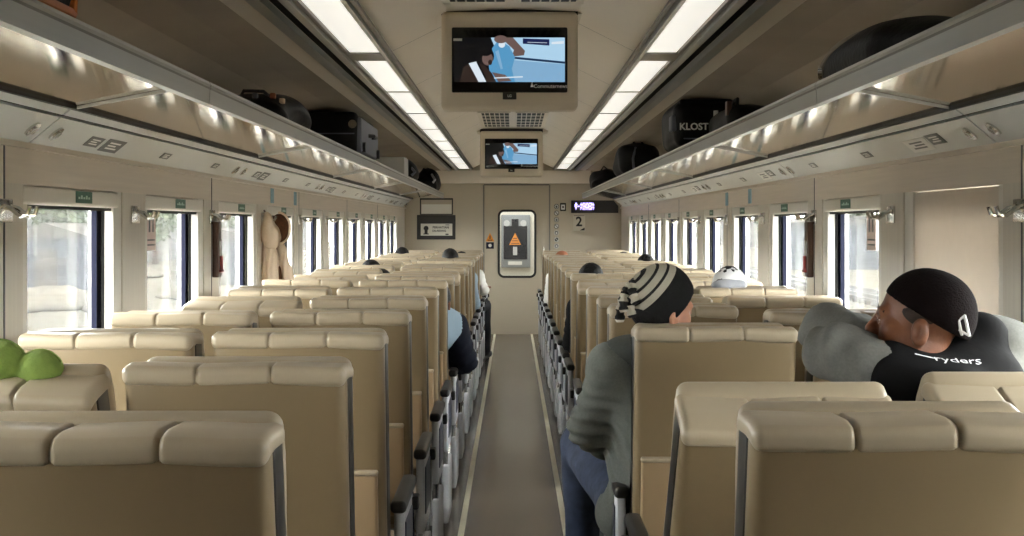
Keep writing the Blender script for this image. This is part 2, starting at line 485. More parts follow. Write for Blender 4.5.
def ceiling():
    half = [(0, 2.285), (.27, 2.275), (.33, 2.245), (.52, 2.15), (.545, 2.135), (.70, 2.135), (.74, 2.135), (.74, 2.19), (.795, 2.19), (.795, 2.135), (.86, 2.128), (.93, 2.115),
            (1.08, 2.108), (1.24, 2.082), (1.33, 2.02), (1.385, 1.92), (1.41, 1.78), (1.53, 1.78)]
    idx = [0, 0, 0, 0, 0, 0, 1, 1, 1, 0, 0, 2, 2, 2, 2, 2, 2]
    b = MB()
    pts = [(-x, z) for x, z in half[::-1]] + half[1:]
    mi = idx[::-1] + idx
    ys = [NEAR, END]
    v = [(x, y, z) for y in ys for x, z in pts]; n = len(pts)
    for i in range(n - 1): b.add([v[i], v[i + 1], v[n + i + 1], v[n + i]], [(0, 1, 2, 3)], mi[i])
    b.box(-1.54, 1.54, NEAR, END, 2.36, 2.40, 0)      # roof skin above
    b.box(-1.54, -1.52, NEAR, END, 1.75, 2.40, 0); b.box(1.52, 1.54, NEAR, END, 1.75, 2.40, 0)
    structure(b.build('ceiling', [M['ceil'], M['slot'], M['cove']], smooth=True, angle=25))
    # bright bars either side of the black air slot, lamp channel edges
    n = 3
    for s in (-1, 1):
        for (x0, x1, z0, z1, m) in ((.712, .742, 2.112, 2.135, 'alu'), (.797, .842, 2.108, 2.135, 'alu'), (.690, .706, 2.122, 2.135, 'lampframe'), (.535, .552, 2.118, 2.138, 'alu'), (.515, .530, 2.132, 2.146, 'lampframe')):
            structure(MB().box(s * x0, s * x1, NEAR, END, z0, z1).build('trim_%d' % n, M[m], smooth=False)); n += 1
    # cross seams of the ceiling panels
    for y in [3.1 + 1.45 * i for i in range(11)]:
        bb = MB()
        for s in (-1, 1):
            q = [(s * .03, 2.2835), (s * .27, 2.2735), (s * .33, 2.2435), (s * .515, 2.151)]
            for (xa, za), (xb, zb) in zip(q[:-1], q[1:]):
                bb.add([(xa, y, za), (xb, y, zb), (xb, y + .008, zb), (xa, y + .008, za)], [(0, 1, 2, 3) if s < 0 else (0, 3, 2, 1)])
        structure(bb.build('trim_%d' % n, M['lampframe'], smooth=False)); n += 1
    return n
TRIM = ceiling()

# ceiling lamps: one thing per panel
ORD = ['first', 'second', 'third', 'fourth', 'fifth', 'sixth', 'seventh', 'eighth', 'ninth', 'tenth', 'eleventh', 'twelfth', 'thirteenth', 'fourteenth', 'fifteenth', 'sixteenth', 'seventeenth', 'eighteenth', 'nineteenth']
def lamps():
    ys = [(3.1, 5.84)] + [(6.08 + 1.45 * i, 6.08 + 1.45 * (i + 1)) for i in range(8)]
    for s, side in ((-1, 'left'), (1, 'right')):
        for i, (y0, y1) in enumerate(ys):
            o = empty('ceiling_light', (s * .618, (y0 + y1) / 2, 2.135), None, 'ceiling light', 'strip light panels along the ceiling')
            hy = (y1 - y0) / 2
            o['label'] = 'white light panel %s of the screens, %s' % (side, 'longest and nearest' if i == 0 else '%s past the thick divider' % ORD[i - 1])
            MB().rbox(-.063, .063, -hy + .03, hy - .008, -.012, .0, .004, n=(1, 2, 1)).build('diffuser', M['lamp'], o)
            fr = MB(); fr.box(-.068, .068, -hy, -hy + .03, -.015, 0); 
            if i == 0: fr.box(-.068, .068, hy - .008, hy + .23, -.018, 0)
            fr.build('frame', M['lampframe'], o, smooth=False)
lamps()

def end_wall():
    b = MB()
    # side panels, door opening x -.36...46 px->(485..548)
    D0, D1, DT = -.375, .47, 1.93
    b.box(-1.52, D0, END, END + .06, 0, 2.4); b.box(D1, 1.52, END, END + .06, 0, 2.4); b.box(D0, D1, END, END + .06, DT, 2.4)
    structure(b.build('wall_end', M['endwall'], smooth=False))
    h = MB().prism([(-1.0, 1.95), (1.0, 1.95), (1.0, 2.115), (-1.0, 2.115)], END - .09, END)
    structure(h.build('trim_%d' % TRIM, M['ceil'], smooth=False))
    g = MB(); g.box(D0 - .012, D0 + .006, END - .012, END, 0, DT); g.box(D1 - .006, D1 + .012, END - .012, END, 0, DT); g.box(D0, D1, END - .012, END, DT - .006, DT + .012)
    structure(g.build('trim_%d' % (TRIM + 1), M['lampframe'], smooth=False))
    # door with a rounded window
    d = MB()
    wx0, wx1, wz0, wz1, r = -.185, .29, .74, 1.60, .07
    def rr(x0, x1, z0, z1, r, n=6):
        p = []
        for cx, cz, a0 in ((x1 - r, z1 - r, 0), (x0 + r, z1 - r, 90), (x0 + r, z0 + r, 180), (x1 - r, z0 + r, 270)):
            for i in range(n + 1):
                a = R(a0 + 90 * i / n); p.append((cx + r * math.cos(a), cz + r * math.sin(a)))
        return p
    def ring(mb, outer, inner, y0, y1, mi=0):
        n = len(outer)
        v = [(x, y, z) for y in (y0, y1) for P in (outer, inner) for x, z in P]
        f = []
        for i in range(n):
            j = (i + 1) % n
            f += [(i, j, n + j, n + i)[::1], (2 * n + i, 3 * n + i, 3 * n + j, 2 * n + j), (i, 2 * n + i, 2 * n + j, j), (n + i, n + j, 3 * n + j, 3 * n + i)]
        mb.add(v, f, mi)
    inn = rr(wx0, wx1, wz0, wz1, r)
    # outer rectangle sampled to the same count
    out = []
    for (x, z) in inn:
        dx = (x - (wx0 + wx1) / 2) / ((wx1 - wx0) / 2); dz = (z - (wz0 + wz1) / 2) / ((wz1 - wz0) / 2)
        if abs(dx) >= abs(dz): out.append((D1 if dx > 0 else D0, z))
        else: out.append((x, DT if dz > 0 else 0.0))
    # make corners exact
    for cx, cz in ((D1, DT), (D0, DT), (D0, 0), (D1, 0)):
        i = min(range(len(out)), key=lambda i: abs(inn[i][0] - (wx1 if cx == D1 else wx0)) + abs(inn[i][1] - (wz1 if cz else wz0)))
        out[i] = (cx, cz)
    ring(d, out, inn, END + .012, END + .045)
    door = structure(d.build('door_1', M['endwall'], smooth=False))
    gk = MB(); ring(gk, rr(wx0 - .012, wx1 + .012, wz0 - .012, wz1 + .012, r + .012), rr(wx0 + .016, wx1 - .016, wz0 + .016, wz1 - .016, r - .016), END - .004, END + .05)
    gk.build('window_gasket', M['gasket'], door)
    pn = MB(); P = rr(wx0 + .005, wx1 - .005, wz0 + .005, wz1 - .005, r - .005)
    n = len(P); pn.add([(x, END + .03, z) for x, z in P] + [(x, END + .034, z) for x, z in P], [tuple(range(n)), tuple(range(n, 2 * n))[::-1]])
    pn.build('glass_pane', M['glass'], door, smooth=False)
    hd = MB().tube([(.40, END - .0, .95), (.40, END - .045, .95), (.40, END - .045, 1.12), (.40, END, 1.12)], .009, 8); hd.build('door_handle', M['chrome'], door)
    # vestibule beyond the door
    v = MB(); v.box(-1.52, -.9, END + .06, END + 2.2, 0, 2.4); v.box(.9, 1.52, END + .06, END + 2.2, 0, 2.4); v.box(-.9, .9, END + 2.15, END + 2.2, 0, 2.4); v.box(-1.52, 1.52, END + .06, END + 2.2, 2.15, 2.4)
    structure(v.build('wall_vestibule', M['white'], smooth=False))
    lo = empty('ceiling_light', (0, END + 1.0, 2.15), 'small vestibule ceiling light behind the end door glass', 'ceiling light')  # added lamp, out of view, there to brighten the vestibule
    MB().rbox(-.35, .35, -.4, .4, -.02, 0, .008, n=(1, 1, 1)).build('diffuser', mat('vestibule_fill_glow', (240, 240, 235), .5, emit=(255, 252, 246), estr=9), lo); MB().box(-.37, .37, -.42, .42, -.006, 0).build('frame', M['lampframe'], lo, smooth=False)
    # gangway door seen through the glass
    go = empty('gangway_door', (.03, END + 2.1, 0), 'grey gangway door with dark window behind the end door glass', 'door')
    f = MB(); f.rbox(-.20, .22, -.03, .0, .8, 1.56, .012, n=(1, 1, 1)); f.build('door_leaf', M['doorgrey'], go)
    db = MB(); db.rbox(-.165, .175, -.045, -.03, .92, 1.40, .006, n=(1, 1, 1)); db.rbox(-.05, .05, -.045, -.03, 1.34, 1.5, .006, n=(1, 1, 1)); db.build('dark_window', M['doornavy'], go)
    tr = MB().add([(-.085, -.048, 1.13), (.085, -.048, 1.13), (0, -.048, 1.30), (-.085, -.046, 1.13), (.085, -.046, 1.13), (0, -.046, 1.30)], [(0, 1, 2), (3, 5, 4), (0, 3, 4, 1), (1, 4, 5, 2), (2, 5, 3, 0)])
    t = tr.build('warning_triangle', M['orange'], go, smooth=False)
    tm = MB()
    for i in range(3): tm.box(-.06 + .015 * i, .06 - .015 * i, -.0495, -.048, 1.145 + .035 * i, 1.158 + .035 * i)
    tm.build('sign_print', M['ink'], t, smooth=False)
    MB().box(-.03, .03, -.048, -.045, .98, 1.10).build('notice', M['pale'], go, smooth=False)
    MB().box(-.10, .10, -.034, -.03, .84, .89).build('name_plate', M['stickerw'], go, smooth=False)
    for s in (-1, 1):
        MB().disc((s * .12, -.045, 1.44), (0, 1, 0), .045, .014).build('reflection_disc', M['pale'], go)  # pale discs stand in for reflections on the gangway door
    # rear wall behind the camera
    structure(MB().box(-1.52, 1.52, NEAR - .06, NEAR, 0, 2.4).build('wall_rear', M['endwall'], smooth=False))
end_wall()

def at(px, py, Y): return ((px - CX) * Y / FPX, Y, CAMZ - (py - CY) * Y / FPX)

# ------------------------------------------------------------------ end wall signs
def signs():
    Y = END
    # black framed notice with portrait and lettering
    x0, _, z1 = at(417, 215, Y); x1, _, z0 = at(455.5, 239.5, Y)
    o = empty('notice_frame', ((x0 + x1) / 2, Y, z0), 'black framed white notice with a dark emblem on the end wall', 'notice')
    w = (x1 - x0) / 2; h = z1 - z0
    MB().rbox(-w, w, -.025, 0, 0, h, .006, n=(1, 1, 1)).build('frame', M['black'], o)
    MB().box(-w + .05, w - .04, -.0275, -.025, .05, .205).build('notice_paper', M['paper'], o, smooth=False)
    em = MB(); em.disc((-.13, -.0285, .145), (0, 1, 0), .032, .001, 16); em.box(-.15, -.11, -.0285, -.0275, .075, .118); em.box(-.165, -.095, -.0285, -.0275, .065, .078)
    em.build('emblem', M['ink'], o, smooth=False)
    text('lettering', 'PERHATIAN', .040, M['ink'], o, (.06, -.0278, .155), (R(90), 0, 0), bold=.001)
    text('lettering', 'DILARANG', .036, M['ink'], o, (.04, -.0278, .112), (R(90), 0, 0), bold=.001)
    mk = MB(); mk.box(.12, .16, -.0285, -.0275, .06, .075); mk.box(.12, .17, -.0285, -.0275, .185, .193); mk.build('corner_marks', M['ink'], o, smooth=False)
    # document holder above
    x0, _, z1 = at(420, 198, Y); x1, _, z0 = at(453, 215, Y)
    o = empty('document_holder', ((x0 + x1) / 2, Y, z0 + .003), 'black framed holder with white papers above the emblem notice', 'holder')
    w = (x1 - x0) / 2; h = z1 - z0 - .006
    fr = MB(); fr.box(-w, w, -.02, 0, 0, .012); fr.box(-w, w, -.02, 0, h - .02, h); fr.box(-w, -w + .014, -.02, 0, 0, h); fr.box(w - .014, w, -.02, 0, 0, h)
    fr.build('frame', M['black'], o, smooth=False)
    for i in range(2): MB().box(-w + .02, w - .02, -.012 + .004 * i, -.009 + .004 * i, .012, .075 + .06 * i).build('paper_sheet', M['paper'], o, smooth=False)
    # icon column: seven round pictograms
    for i in range(7):
        p = at(556.5, 206.5 + 6.6 * i, Y)
        o = empty('pictogram_sticker', p, '%s from the top of the column of round pictogram stickers beside the end door' % ORD[i], 'sticker', 'round pictogram stickers by the door')
        r = .033
        dk = i > 3
        MB().disc((0, -.002, 0), (0, 1, 0), r, .002, 20).build('disc', M['ink'] if dk else M['stickerw'], o, smooth=False)
        g = MB()
        pts = [(r * .86 * math.cos(2 * math.pi * t / 20), -.003, r * .86 * math.sin(2 * math.pi * t / 20)) for t in range(21)]
        g.tube(pts, .004, 5, caps=False)
        if i % 2 == 0: g.box(-.012, .012, -.0035, -.002, -.016, .012)
        else: g.tube([(-.018, -.003, .018), (.018, -.003, -.018)], .0045, 5)
        g.build('ring_print', M['stickerw'] if dk else M['ink'], o, smooth=False)
    p = at(563, 207, Y)
    o = empty('power_socket', p, 'small square black-edged plate right of the topmost pictogram', 'plate')
    MB().rbox(-.038, .038, -.008, 0, -.052, .052, .004, n=(1, 1, 1)).build('frame', M['black'], o)
    MB().box(-.024, .024, -.0095, -.008, -.034, .030).build('face_plate', M['stickerw'], o, smooth=False); MB().box(-.010, .010, -.0105, -.0095, -.014, .012).build('mark', M['ink'], o, smooth=False)
    # LED display
    x0, _, z1 = at(571, 200.5, Y); x1, _, z0 = at(618, 213, Y)
    o = empty('led_display', ((x0 + x1) / 2, Y, z0), 'long black electronic display with glowing violet characters on the end wall', 'display')
    w = (x1 - x0) / 2; h = z1 - z0
    MB().prism([(-w, 0), (w, 0), (w, h * .55), (w - .06, h), (-w, h)], -.06, 0).build('case', M['black'], o, smooth=False)
    g = MB()
    rows = ["01110 00000 01010 11101 01110 11111 11010", "11111 00000 11111 10101 11011 10101 11111", "11011 01110 01010 11111 10101 11111 01010", "01110 00000 11110 10101 11111 10101 11011", "00100 00000 10010 11101 01010 11111 10010"]
    for j, row in enumerate(rows):
        for i, c in enumerate(row.replace(' ', '')):
            if c == '1':
                x = -w + .045 + i * .0072; z = h * .72 - j * .019
                g.box(x, x + .0062, -.062, -.06, z, z + .016)
    g.build('glowing_characters', M['led'], o, smooth=False)
    # number plate 2
    x0, _, z1 = at(573, 215, Y); x1, _, z0 = at(585, 231, Y)
    o = empty('coach_number_sign', ((x0 + x1) / 2, Y, z0), 'pale sign with a large black numeral 2 under the violet display', 'sign')
    w = (x1 - x0) / 2; h = z1 - z0
    MB().rbox(-w, w, -.006, 0, 0, h, .003, n=(1, 1, 1)).build('plate', mat('sign_plate', (206, 200, 184), .4), o)
    text('numeral', '2', .17, M['ink'], o, (0, -.0065, h * .56), (R(90), 0, 0), bold=.004)
    g = MB(); g.add([(w - .07, -.007, .008), (w - .005, -.007, .008), (w - .005, -.007, .045)], [(0, 1, 2)]); g.build('corner_mark', M['ink'], o, smooth=False)
    MB().box(-w + .01, w - .01, -.007, -.006, h - .012, h - .006).build('top_line', M['ink'], o, smooth=False)
    # warning stickers by the door
    p = at(490, 237.5, Y + .012)
    o = empty('warning_sticker', p, 'orange triangular warning sticker on the door left of its window', 'sticker')
    MB().add([(-.055, -.004, -.05), (.055, -.004, -.05), (0, -.004, .06), (-.055, 0, -.05), (.055, 0, -.05), (0, 0, .06)], [(0, 1, 2), (3, 5, 4), (0, 3, 4, 1), (1, 4, 5, 2), (2, 5, 3, 0)]).build('triangle', M['orange'], o, smooth=False)
    g = MB(); g.box(-.03, .03, -.005, -.004, -.04, -.028); g.box(-.007, .007, -.005, -.004, -.02, .025); g.build('print', M['ink'], o, smooth=False)
    p = at(490, 245.5, Y + .012)
    o = empty('safety_sticker', p, 'small navy square sticker under the orange triangle on the door', 'sticker')
    MB().box(-.05, .05, -.003, 0, -.042, .042).build('plate', M['navy'], o, smooth=False); g = MB(); g.disc((0, -.004, 0), (0, 1, 0), .022, .001, 14); g.build('print', M['stickerw'], o, smooth=False)
signs()

# ------------------------------------------------------------------ luggage racks
RX = .88
def rack(s, side):
    o = empty('luggage_rack', (0, 0, 0), 'grey metal luggage rack with overhead lockers and polished shelf along the %s wall' % side, 'luggage rack', 'luggage racks')
    js = [NEAR + .01, 1.15, 4.0, 6.85, 9.7, 12.55, 15.4, 17.55]
    for y0, y1 in zip(js[:-1], js[1:]):
        g = .006
        # front rail with lip
        r = MB().prism([(s * .868, 1.748), (s * .892, 1.748), (s * .892, 1.796), (s * .900, 1.806), (s * .868, 1.812), (s * .862, 1.802), (s * .866, 1.796)][::s], y0 + g, y1 - g)
        rr = r.build('rail', M['alu'], o, smooth=False)
        MB().box(s * .8655, s * .868, y0 + g, y1 - g, 1.790, 1.796).build('rail_groove', M['lampframe'], rr, smooth=False)
        MB().prism([(s * .892, 1.812), (s * 1.262, 1.740), (s * 1.398, 1.740), (s * 1.398, 1.816), (s * .892, 1.816)][::s], y0 + .003, y1 - .003).build('shelf', M['shelf'], o, smooth=False)
        # locker face: narrow upper strip and wide lower hatch
        A = (1.245, 1.750); B = (1.292, 1.712); C = (1.384, 1.636)
        def face(P, Q, t=.010):
            dx, dz = Q[0] - P[0], Q[1] - P[1]; L = math.hypot(dx, dz); nx, nz = -dz / L * -1, dx / L * -1
            nx, nz = (dz / L), (-dx / L)     # towards the aisle, downwards
            return [(s * P[0], P[1]), (s * Q[0], Q[1]), (s * (Q[0] - nx * t), Q[1] - nz * t), (s * (P[0] - nx * t), P[1] - nz * t)][::-s]
        MB().prism(face(A, (B[0] - .006, B[1] + .005)), y0 + g, y1 - g).build('locker_strip', M['greymetal'], o, smooth=False)
        h = MB().prism(face((B[0] + .002, B[1] - .002), C), y0 + g, y1 - g).build('locker_hatch', M['greymetal'], o, smooth=False)
        # latches and stickers on the hatch
        dx, dz = C[0] - B[0], C[1] - B[1]; L = math.hypot(dx, dz); N = Vector((s * dz / L, 0, -dx / L)); T = Vector((s * dx / L, 0, dz / L))
        def on(t, y): return Vector((s * B[0], y, B[1])) + T * t
        for yy in (y0 + .10, y1 - .10):
            la = MB().disc(on(.062, yy), N, .026, .006, 16); la.disc(on(.062, yy), N, .013, .012, 12)
            la.build('latch', M['chrome'], h)
        def stick(t0, t1, ya, yb, m):
            q = [on(t0, ya), on(t1, ya), on(t1, yb), on(t0, yb)]; e = N * .0015
            if y1 < 1: return
            MB().add([p for p in q] + [p + e for p in q], [(0, 1, 2, 3), (7, 6, 5, 4), (0, 4, 5, 1), (1, 5, 6, 2), (2, 6, 7, 3), (3, 7, 4, 0)]).build('label_sticker', m, h, smooth=False)
            if m in (M['sticker'], M['stickerw']):
                e2 = N * .0022; mm = MB()
                for i in range(3):
                    ta = t0 + (t1 - t0) * (.2 + .22 * i); tb = ta + (t1 - t0) * .12
                    a, b_ = ya + (yb - ya) * .2, ya + (yb - ya) * (.8 - .15 * (i % 2))
                    q = [on(ta, a), on(tb, a), on(tb, b_), on(ta, b_)]
                    mm.add([p + e2 for p in q], [(3, 2, 1, 0) if s < 0 else (0, 1, 2, 3)])
                mm.build('print', M['stickerw'] if m is M['sticker'] else M['sticker'], h, smooth=False)
        if s < 0:
            stick(.045, .088, y0 + .42, y0 + .56, M['sticker']); stick(.04, .098, y0 + .60, y0 + .80, M['sticker'])
            stick(.05, .080, y0 + 1.35, y0 + 1.47, M['sticker']); stick(.05, .078, y0 + 2.25, y0 + 2.36, M['sticker'])
        else:
            stick(.04, .098, y0 + .52, y0 + .76, M['stickerw']); stick(.035, .08, y0 + .36, y0 + .50, M['sticker'])
            stick(.05, .080, y0 + 1.25, y0 + 1.37, M['sticker']); stick(.05, .078, y0 + 2.2, y0 + 2.31, M['sticker'])
        # bracket under the shelf at each joint
        MB().prism([(s * .892, 1.800), (s * 1.245, 1.734), (s * 1.245, 1.742), (s * .892, 1.811)][::s], y0 - .005, y0 + .005).build('bracket', M['alu'], o, smooth=False)
    MB().prism([(s * 1.258, 1.745), (s * 1.306, 1.717), (s * 1.390, 1.650), (s * 1.396, 1.650), (s * 1.396, 1.738), (s * 1.262, 1.748)][::s], NEAR + .01, 17.5).build('locker_backing', M['gasket'], o, smooth=False)
    dk = MB(); dk.box(s * 1.246, s * 1.262, NEAR + .02, 17.5, 1.732, 1.746); dk.build('shadow_gap_strip', M['gasket'], o, smooth=False)
    return o
rack(-1, 'left'); rack(1, 'right')

# ------------------------------------------------------------------ wall fittings: hooks, hammer boxes, tapes
def hook(s, k):
    y = WIN0 + WP * k - .15
    o = empty('coat_hook', (s * WX, y, 1.44), 'chrome coat hook on the %s wall pillar before the %s window' % ('left' if s < 0 else 'right', ORD[k] + ' visible'), 'coat hook', 'chrome coat hooks on the window pillars')
    MB().rbox(-s * .008, 0, -.05, .05, -.03, .035, .003, n=(1, 1, 1)).build('back_plate', M['chrome'], o)
    for d in (-.03, .03):
        MB().tube([(-s * .006, d, .015), (-s * .03, d, .008), (-s * .055, d, -.012), (-s * .075, d, -.006), (-s * .082, d, .014)], .0065, 8).build('prong', M['chrome'], o)
    MB().tube([(-s * .055, -.03, -.012), (-s * .055, .03, -.012)], .006, 8).build('cross_bar', M['chrome'], o)
for s in (-1, 1):
    for k in range(0, 10): hook(s, k)
def hammer(s, k):
    y = WIN0 + WP * k - .10
    o = empty('emergency_hammer_box', (s * WX, y, 1.16), 'brown wall box with red emergency hammer on the %s window pillar' % ('left' if s < 0 else 'right'), 'hammer box', 'emergency hammer boxes')
    MB().rbox(-s * .03, 0, -.035, .035, 0, .26, .006, n=(1, 1, 1)).build('case', M['brown'], o)
    MB().box(-s * .0325, -s * .03, -.02, .02, .10, .17).build('label', M['stickerw'], o, smooth=False)
    hm = MB(); hm.tube([(-s * .036, 0, .03), (-s * .036, 0, .10)], .007, 8); hm.tube([(-s * .036, -.022, .03), (-s * .036, .022, .03)], .008, 8)
    hm.build('hammer', M['red'], o)
    MB().box(-s * .024, 0, -.04, .04, .262, .29).build('bracket', M['chrome'], o, smooth=False)
hammer(-1, 2); hammer(1, 2)
for s in (-1, 1):
    for i, px in enumerate((272, 295) if s < 0 else (750, 727)):
        Y = abs(1400 * WX / (px - CX))
        o = MB().box(s * (WX - .003), s * WX, Y - .05, Y + .05, 1.533, 1.618).build('blue_tape_strip', M['blue'], smooth=False)
        tag(o, 'pale blue lettered strip on the %s wall above the windows, %s of the pair' % ('left' if s < 0 else 'right', 'nearer' if i == 0 else 'farther'), 'sticker', 'pale blue strips on the walls')

# ------------------------------------------------------------------ TVs and vents
def tv(Y, zb, zt, w, label, first):
    o = empty('ceiling_screen', (-.014, Y, zb), label, 'television', 'ceiling screens'); h = zt - zb
    tp = lambda x, y, z: (x, y + (.02 if 0 else 0), z)
    MB().rbox(-w / 2, w / 2, 0, .12, 0, h, .022, n=(3, 1, 3)).build('housing', M['tvcase'], o)
    sw, sb, st = w * .422, h * .175, h * .835
    MB().rbox(-sw, sw, -.006, .01, sb, st, .006, n=(1, 1, 1)).build('screen_bezel', M['tvblack'], o)
    MB().rbox(-.028, .028, -.008, .0, sb - .028, sb + .002, .003, n=(1, 1, 1)).build('brand_tab', M['black'], o)
    text('brand_lettering', 'LG', .014, M['logo'], o, (0, -.0086, sb - .014), (R(90), 0, 0), bold=.0004)
    # picture: flat coloured shapes on the lit panel
    pb, pt = sb + (st - sb) * .16, st - (st - sb) * .16; pw = sw * .955; ph = pt - pb
    X = lambda u: -pw + 2 * pw * u
    Z = lambda v: pb + ph * v
    cols = {'pale': (150, 182, 204), 'pale2': (112, 150, 180), 'edge': (22, 44, 72), 'dark': (5, 6, 9), 'shirt': (74, 132, 170), 'skin': (92, 74, 70), 'white': (190, 200, 208), 'navy': (18, 26, 66), 'brown': (40, 30, 26), 'hair': (10, 10, 12)}
    mats = []
    for n, c in cols.items():
        m = bpy.data.materials.get('screen_' + n)
        if not m:
            m = mat('screen_' + n, (0, 0, 0), .3, emit=c, estr=.75)
        mats.append(m)
    ix = {n: i for i, n in enumerate(cols)}
    g = MB(); ly = [-.0065]
    def poly(pts, c, d=.00025):
        ly[0] -= d
        g.add([(X(u), ly[0], Z(v)) for u, v in pts], [tuple(range(len(pts)))], ix[c])
    def ell(u, v, ru, rv, c, n=18):
        poly([(u + ru * math.cos(2 * math.pi * i / n), v + rv * math.sin(2 * math.pi * i / n)) for i in range(n)], c)
    poly([(0, 0), (1, 0), (1, 1), (0, 1)], 'dark')
    poly([(.33, 1), (1, 1), (1, 0), (.5, 0)], 'pale')
    poly([(.5, .5), (1, .40), (1, 0), (.5, 0)], 'pale2')
    poly([(.5, .58), (1, .46), (1, .41), (.5, .53)], 'edge')
    poly([(.62, .98), (.86, .96), (.86, .82), (.62, .86)], 'navy'); poly([(.88, .9), (.99, .92), (.99, .86), (.88, .85)], 'white'); poly([(.66, .90), (.84, .885), (.84, .875), (.66, .89)], 'white')
    poly([(.42, 1), (.53, 1), (.64, .70), (.63, .60), (.52, .57), (.54, .72)], 'skin')
    poly([(.33, .0), (.30, .62), (.40, .95), (.50, .80), (.55, .55), (.52, .30), (.55, 0)], 'shirt'); ell(.43, .84, .03, .07, 'white'); ell(.42, .96, .06, .09, 'skin')
    poly([(.40, .72), (.44, .3), (.42, .28), (.37, .68)], 'pale2')
    poly([(.05, 0), (.08, .32), (.16, .45), (.26, .40), (.34, .2), (.38, 0)], 'brown')
    ell(.285, .58, .075, .21, 'hair'); ell(.30, .52, .05, .15, 'skin'); ell(.325, .44, .018, .06, 'brown'); ell(.285, .70, .06, .12, 'hair')
    poly([(.13, .42), (.20, .46), (.29, .0), (.22, 0)], 'white'); poly([(.20, .44), (.22, .44), (.30, .05), (.29, 0)], 'dark')
    poly([(.34, .22), (.46, .16), (.52, .02), (.40, 0)], 'skin'); poly([(.36, .10), (.62, .13), (.62, .10), (.36, .075)], 'white')
    g.build('screen_picture', mats, o, smooth=False)
    text('screen_caption', 'Commuternews', .021 * w / .56, M['logo'], o, (sw * .71, -.0068, sb + (st - sb) * .095), (R(90), 0, 0), bold=.0002)
    MB().add([(sw * .36, -.0068, sb + .022), (sw * .42, -.0068, sb + .022), (sw * .39, -.0068, sb + .045)], [(0, 1, 2)]).build('screen_logo', M['logo'], o, smooth=False)
    MB().box(-sw * .97, -sw * .82, -.0068, -.006, st - .056, st - .046).build('screen_mark', M['logo'], o, smooth=False)
    # ceiling fairing behind/above
    MB().prism([(-w * .60, h + .028), (w * .60, h + .028), (w * .60, h + .005), (w * .50, h - .01), (-w * .50, h - .01), (-w * .60, h + .005)][::-1], .03, .40).build('ceiling_fairing', M['tvcase'], o, smooth=False)
    MB().box(-w * .5, w * .5, .02, .10, h - .012, h + .02).build('mount_gap', M['gasket'], o, smooth=False)
    return o
Y1, Y2 = 5.69, 12.5
tv(Y1, CAMZ + (CY - 110) * Y1 / FPX, CAMZ + (CY - 11) * Y1 / FPX, 137 * Y1 / FPX, 'larger and nearer ceiling screen showing a film, beige housing', True)
tv(Y2, CAMZ + (CY - 177) * Y2 / FPX, CAMZ + (CY - 131) * Y2 / FPX, 63 * Y2 / FPX, 'smaller ceiling screen farther down the aisle, beige housing', False)

def vent(Y, L, label):
    o = empty('ceiling_vent', (0, Y, 2.278), label, 'air vent', 'ceiling air vents')
    for s in (-1, 1):
        f = MB(); x0, x1 = s * .02, s * .275
        f.box(x0, x1, 0, L, -.005, .0); f.build('backing', M['slot'], o, smooth=False)
        g = MB(); g.box(x0, x1, 0, .05, -.008, -.005); g.box(x0, x1, L - .05, L, -.008, -.005); g.box(x0, x0 + s * .012, 0, L, -.008, -.005); g.box(x1 - s * .03, x1, 0, L, -.008, -.005)
        for i in range(5): xx = x0 + s * (.045 + .038 * i); g.box(xx, xx + s * .007, 0, L, -.007, -.005)
        for i in range(4): yy = L * (i + 1) / 5; g.box(x0, x1, yy, yy + .05, -.007, -.005)
        g.build('grille', M['ceil'], o, smooth=False)
vent(4.05, 1.45, 'ceiling air grille in front of the nearer screen'); vent(10.75, 1.6, 'ceiling air grille in front of the farther screen')

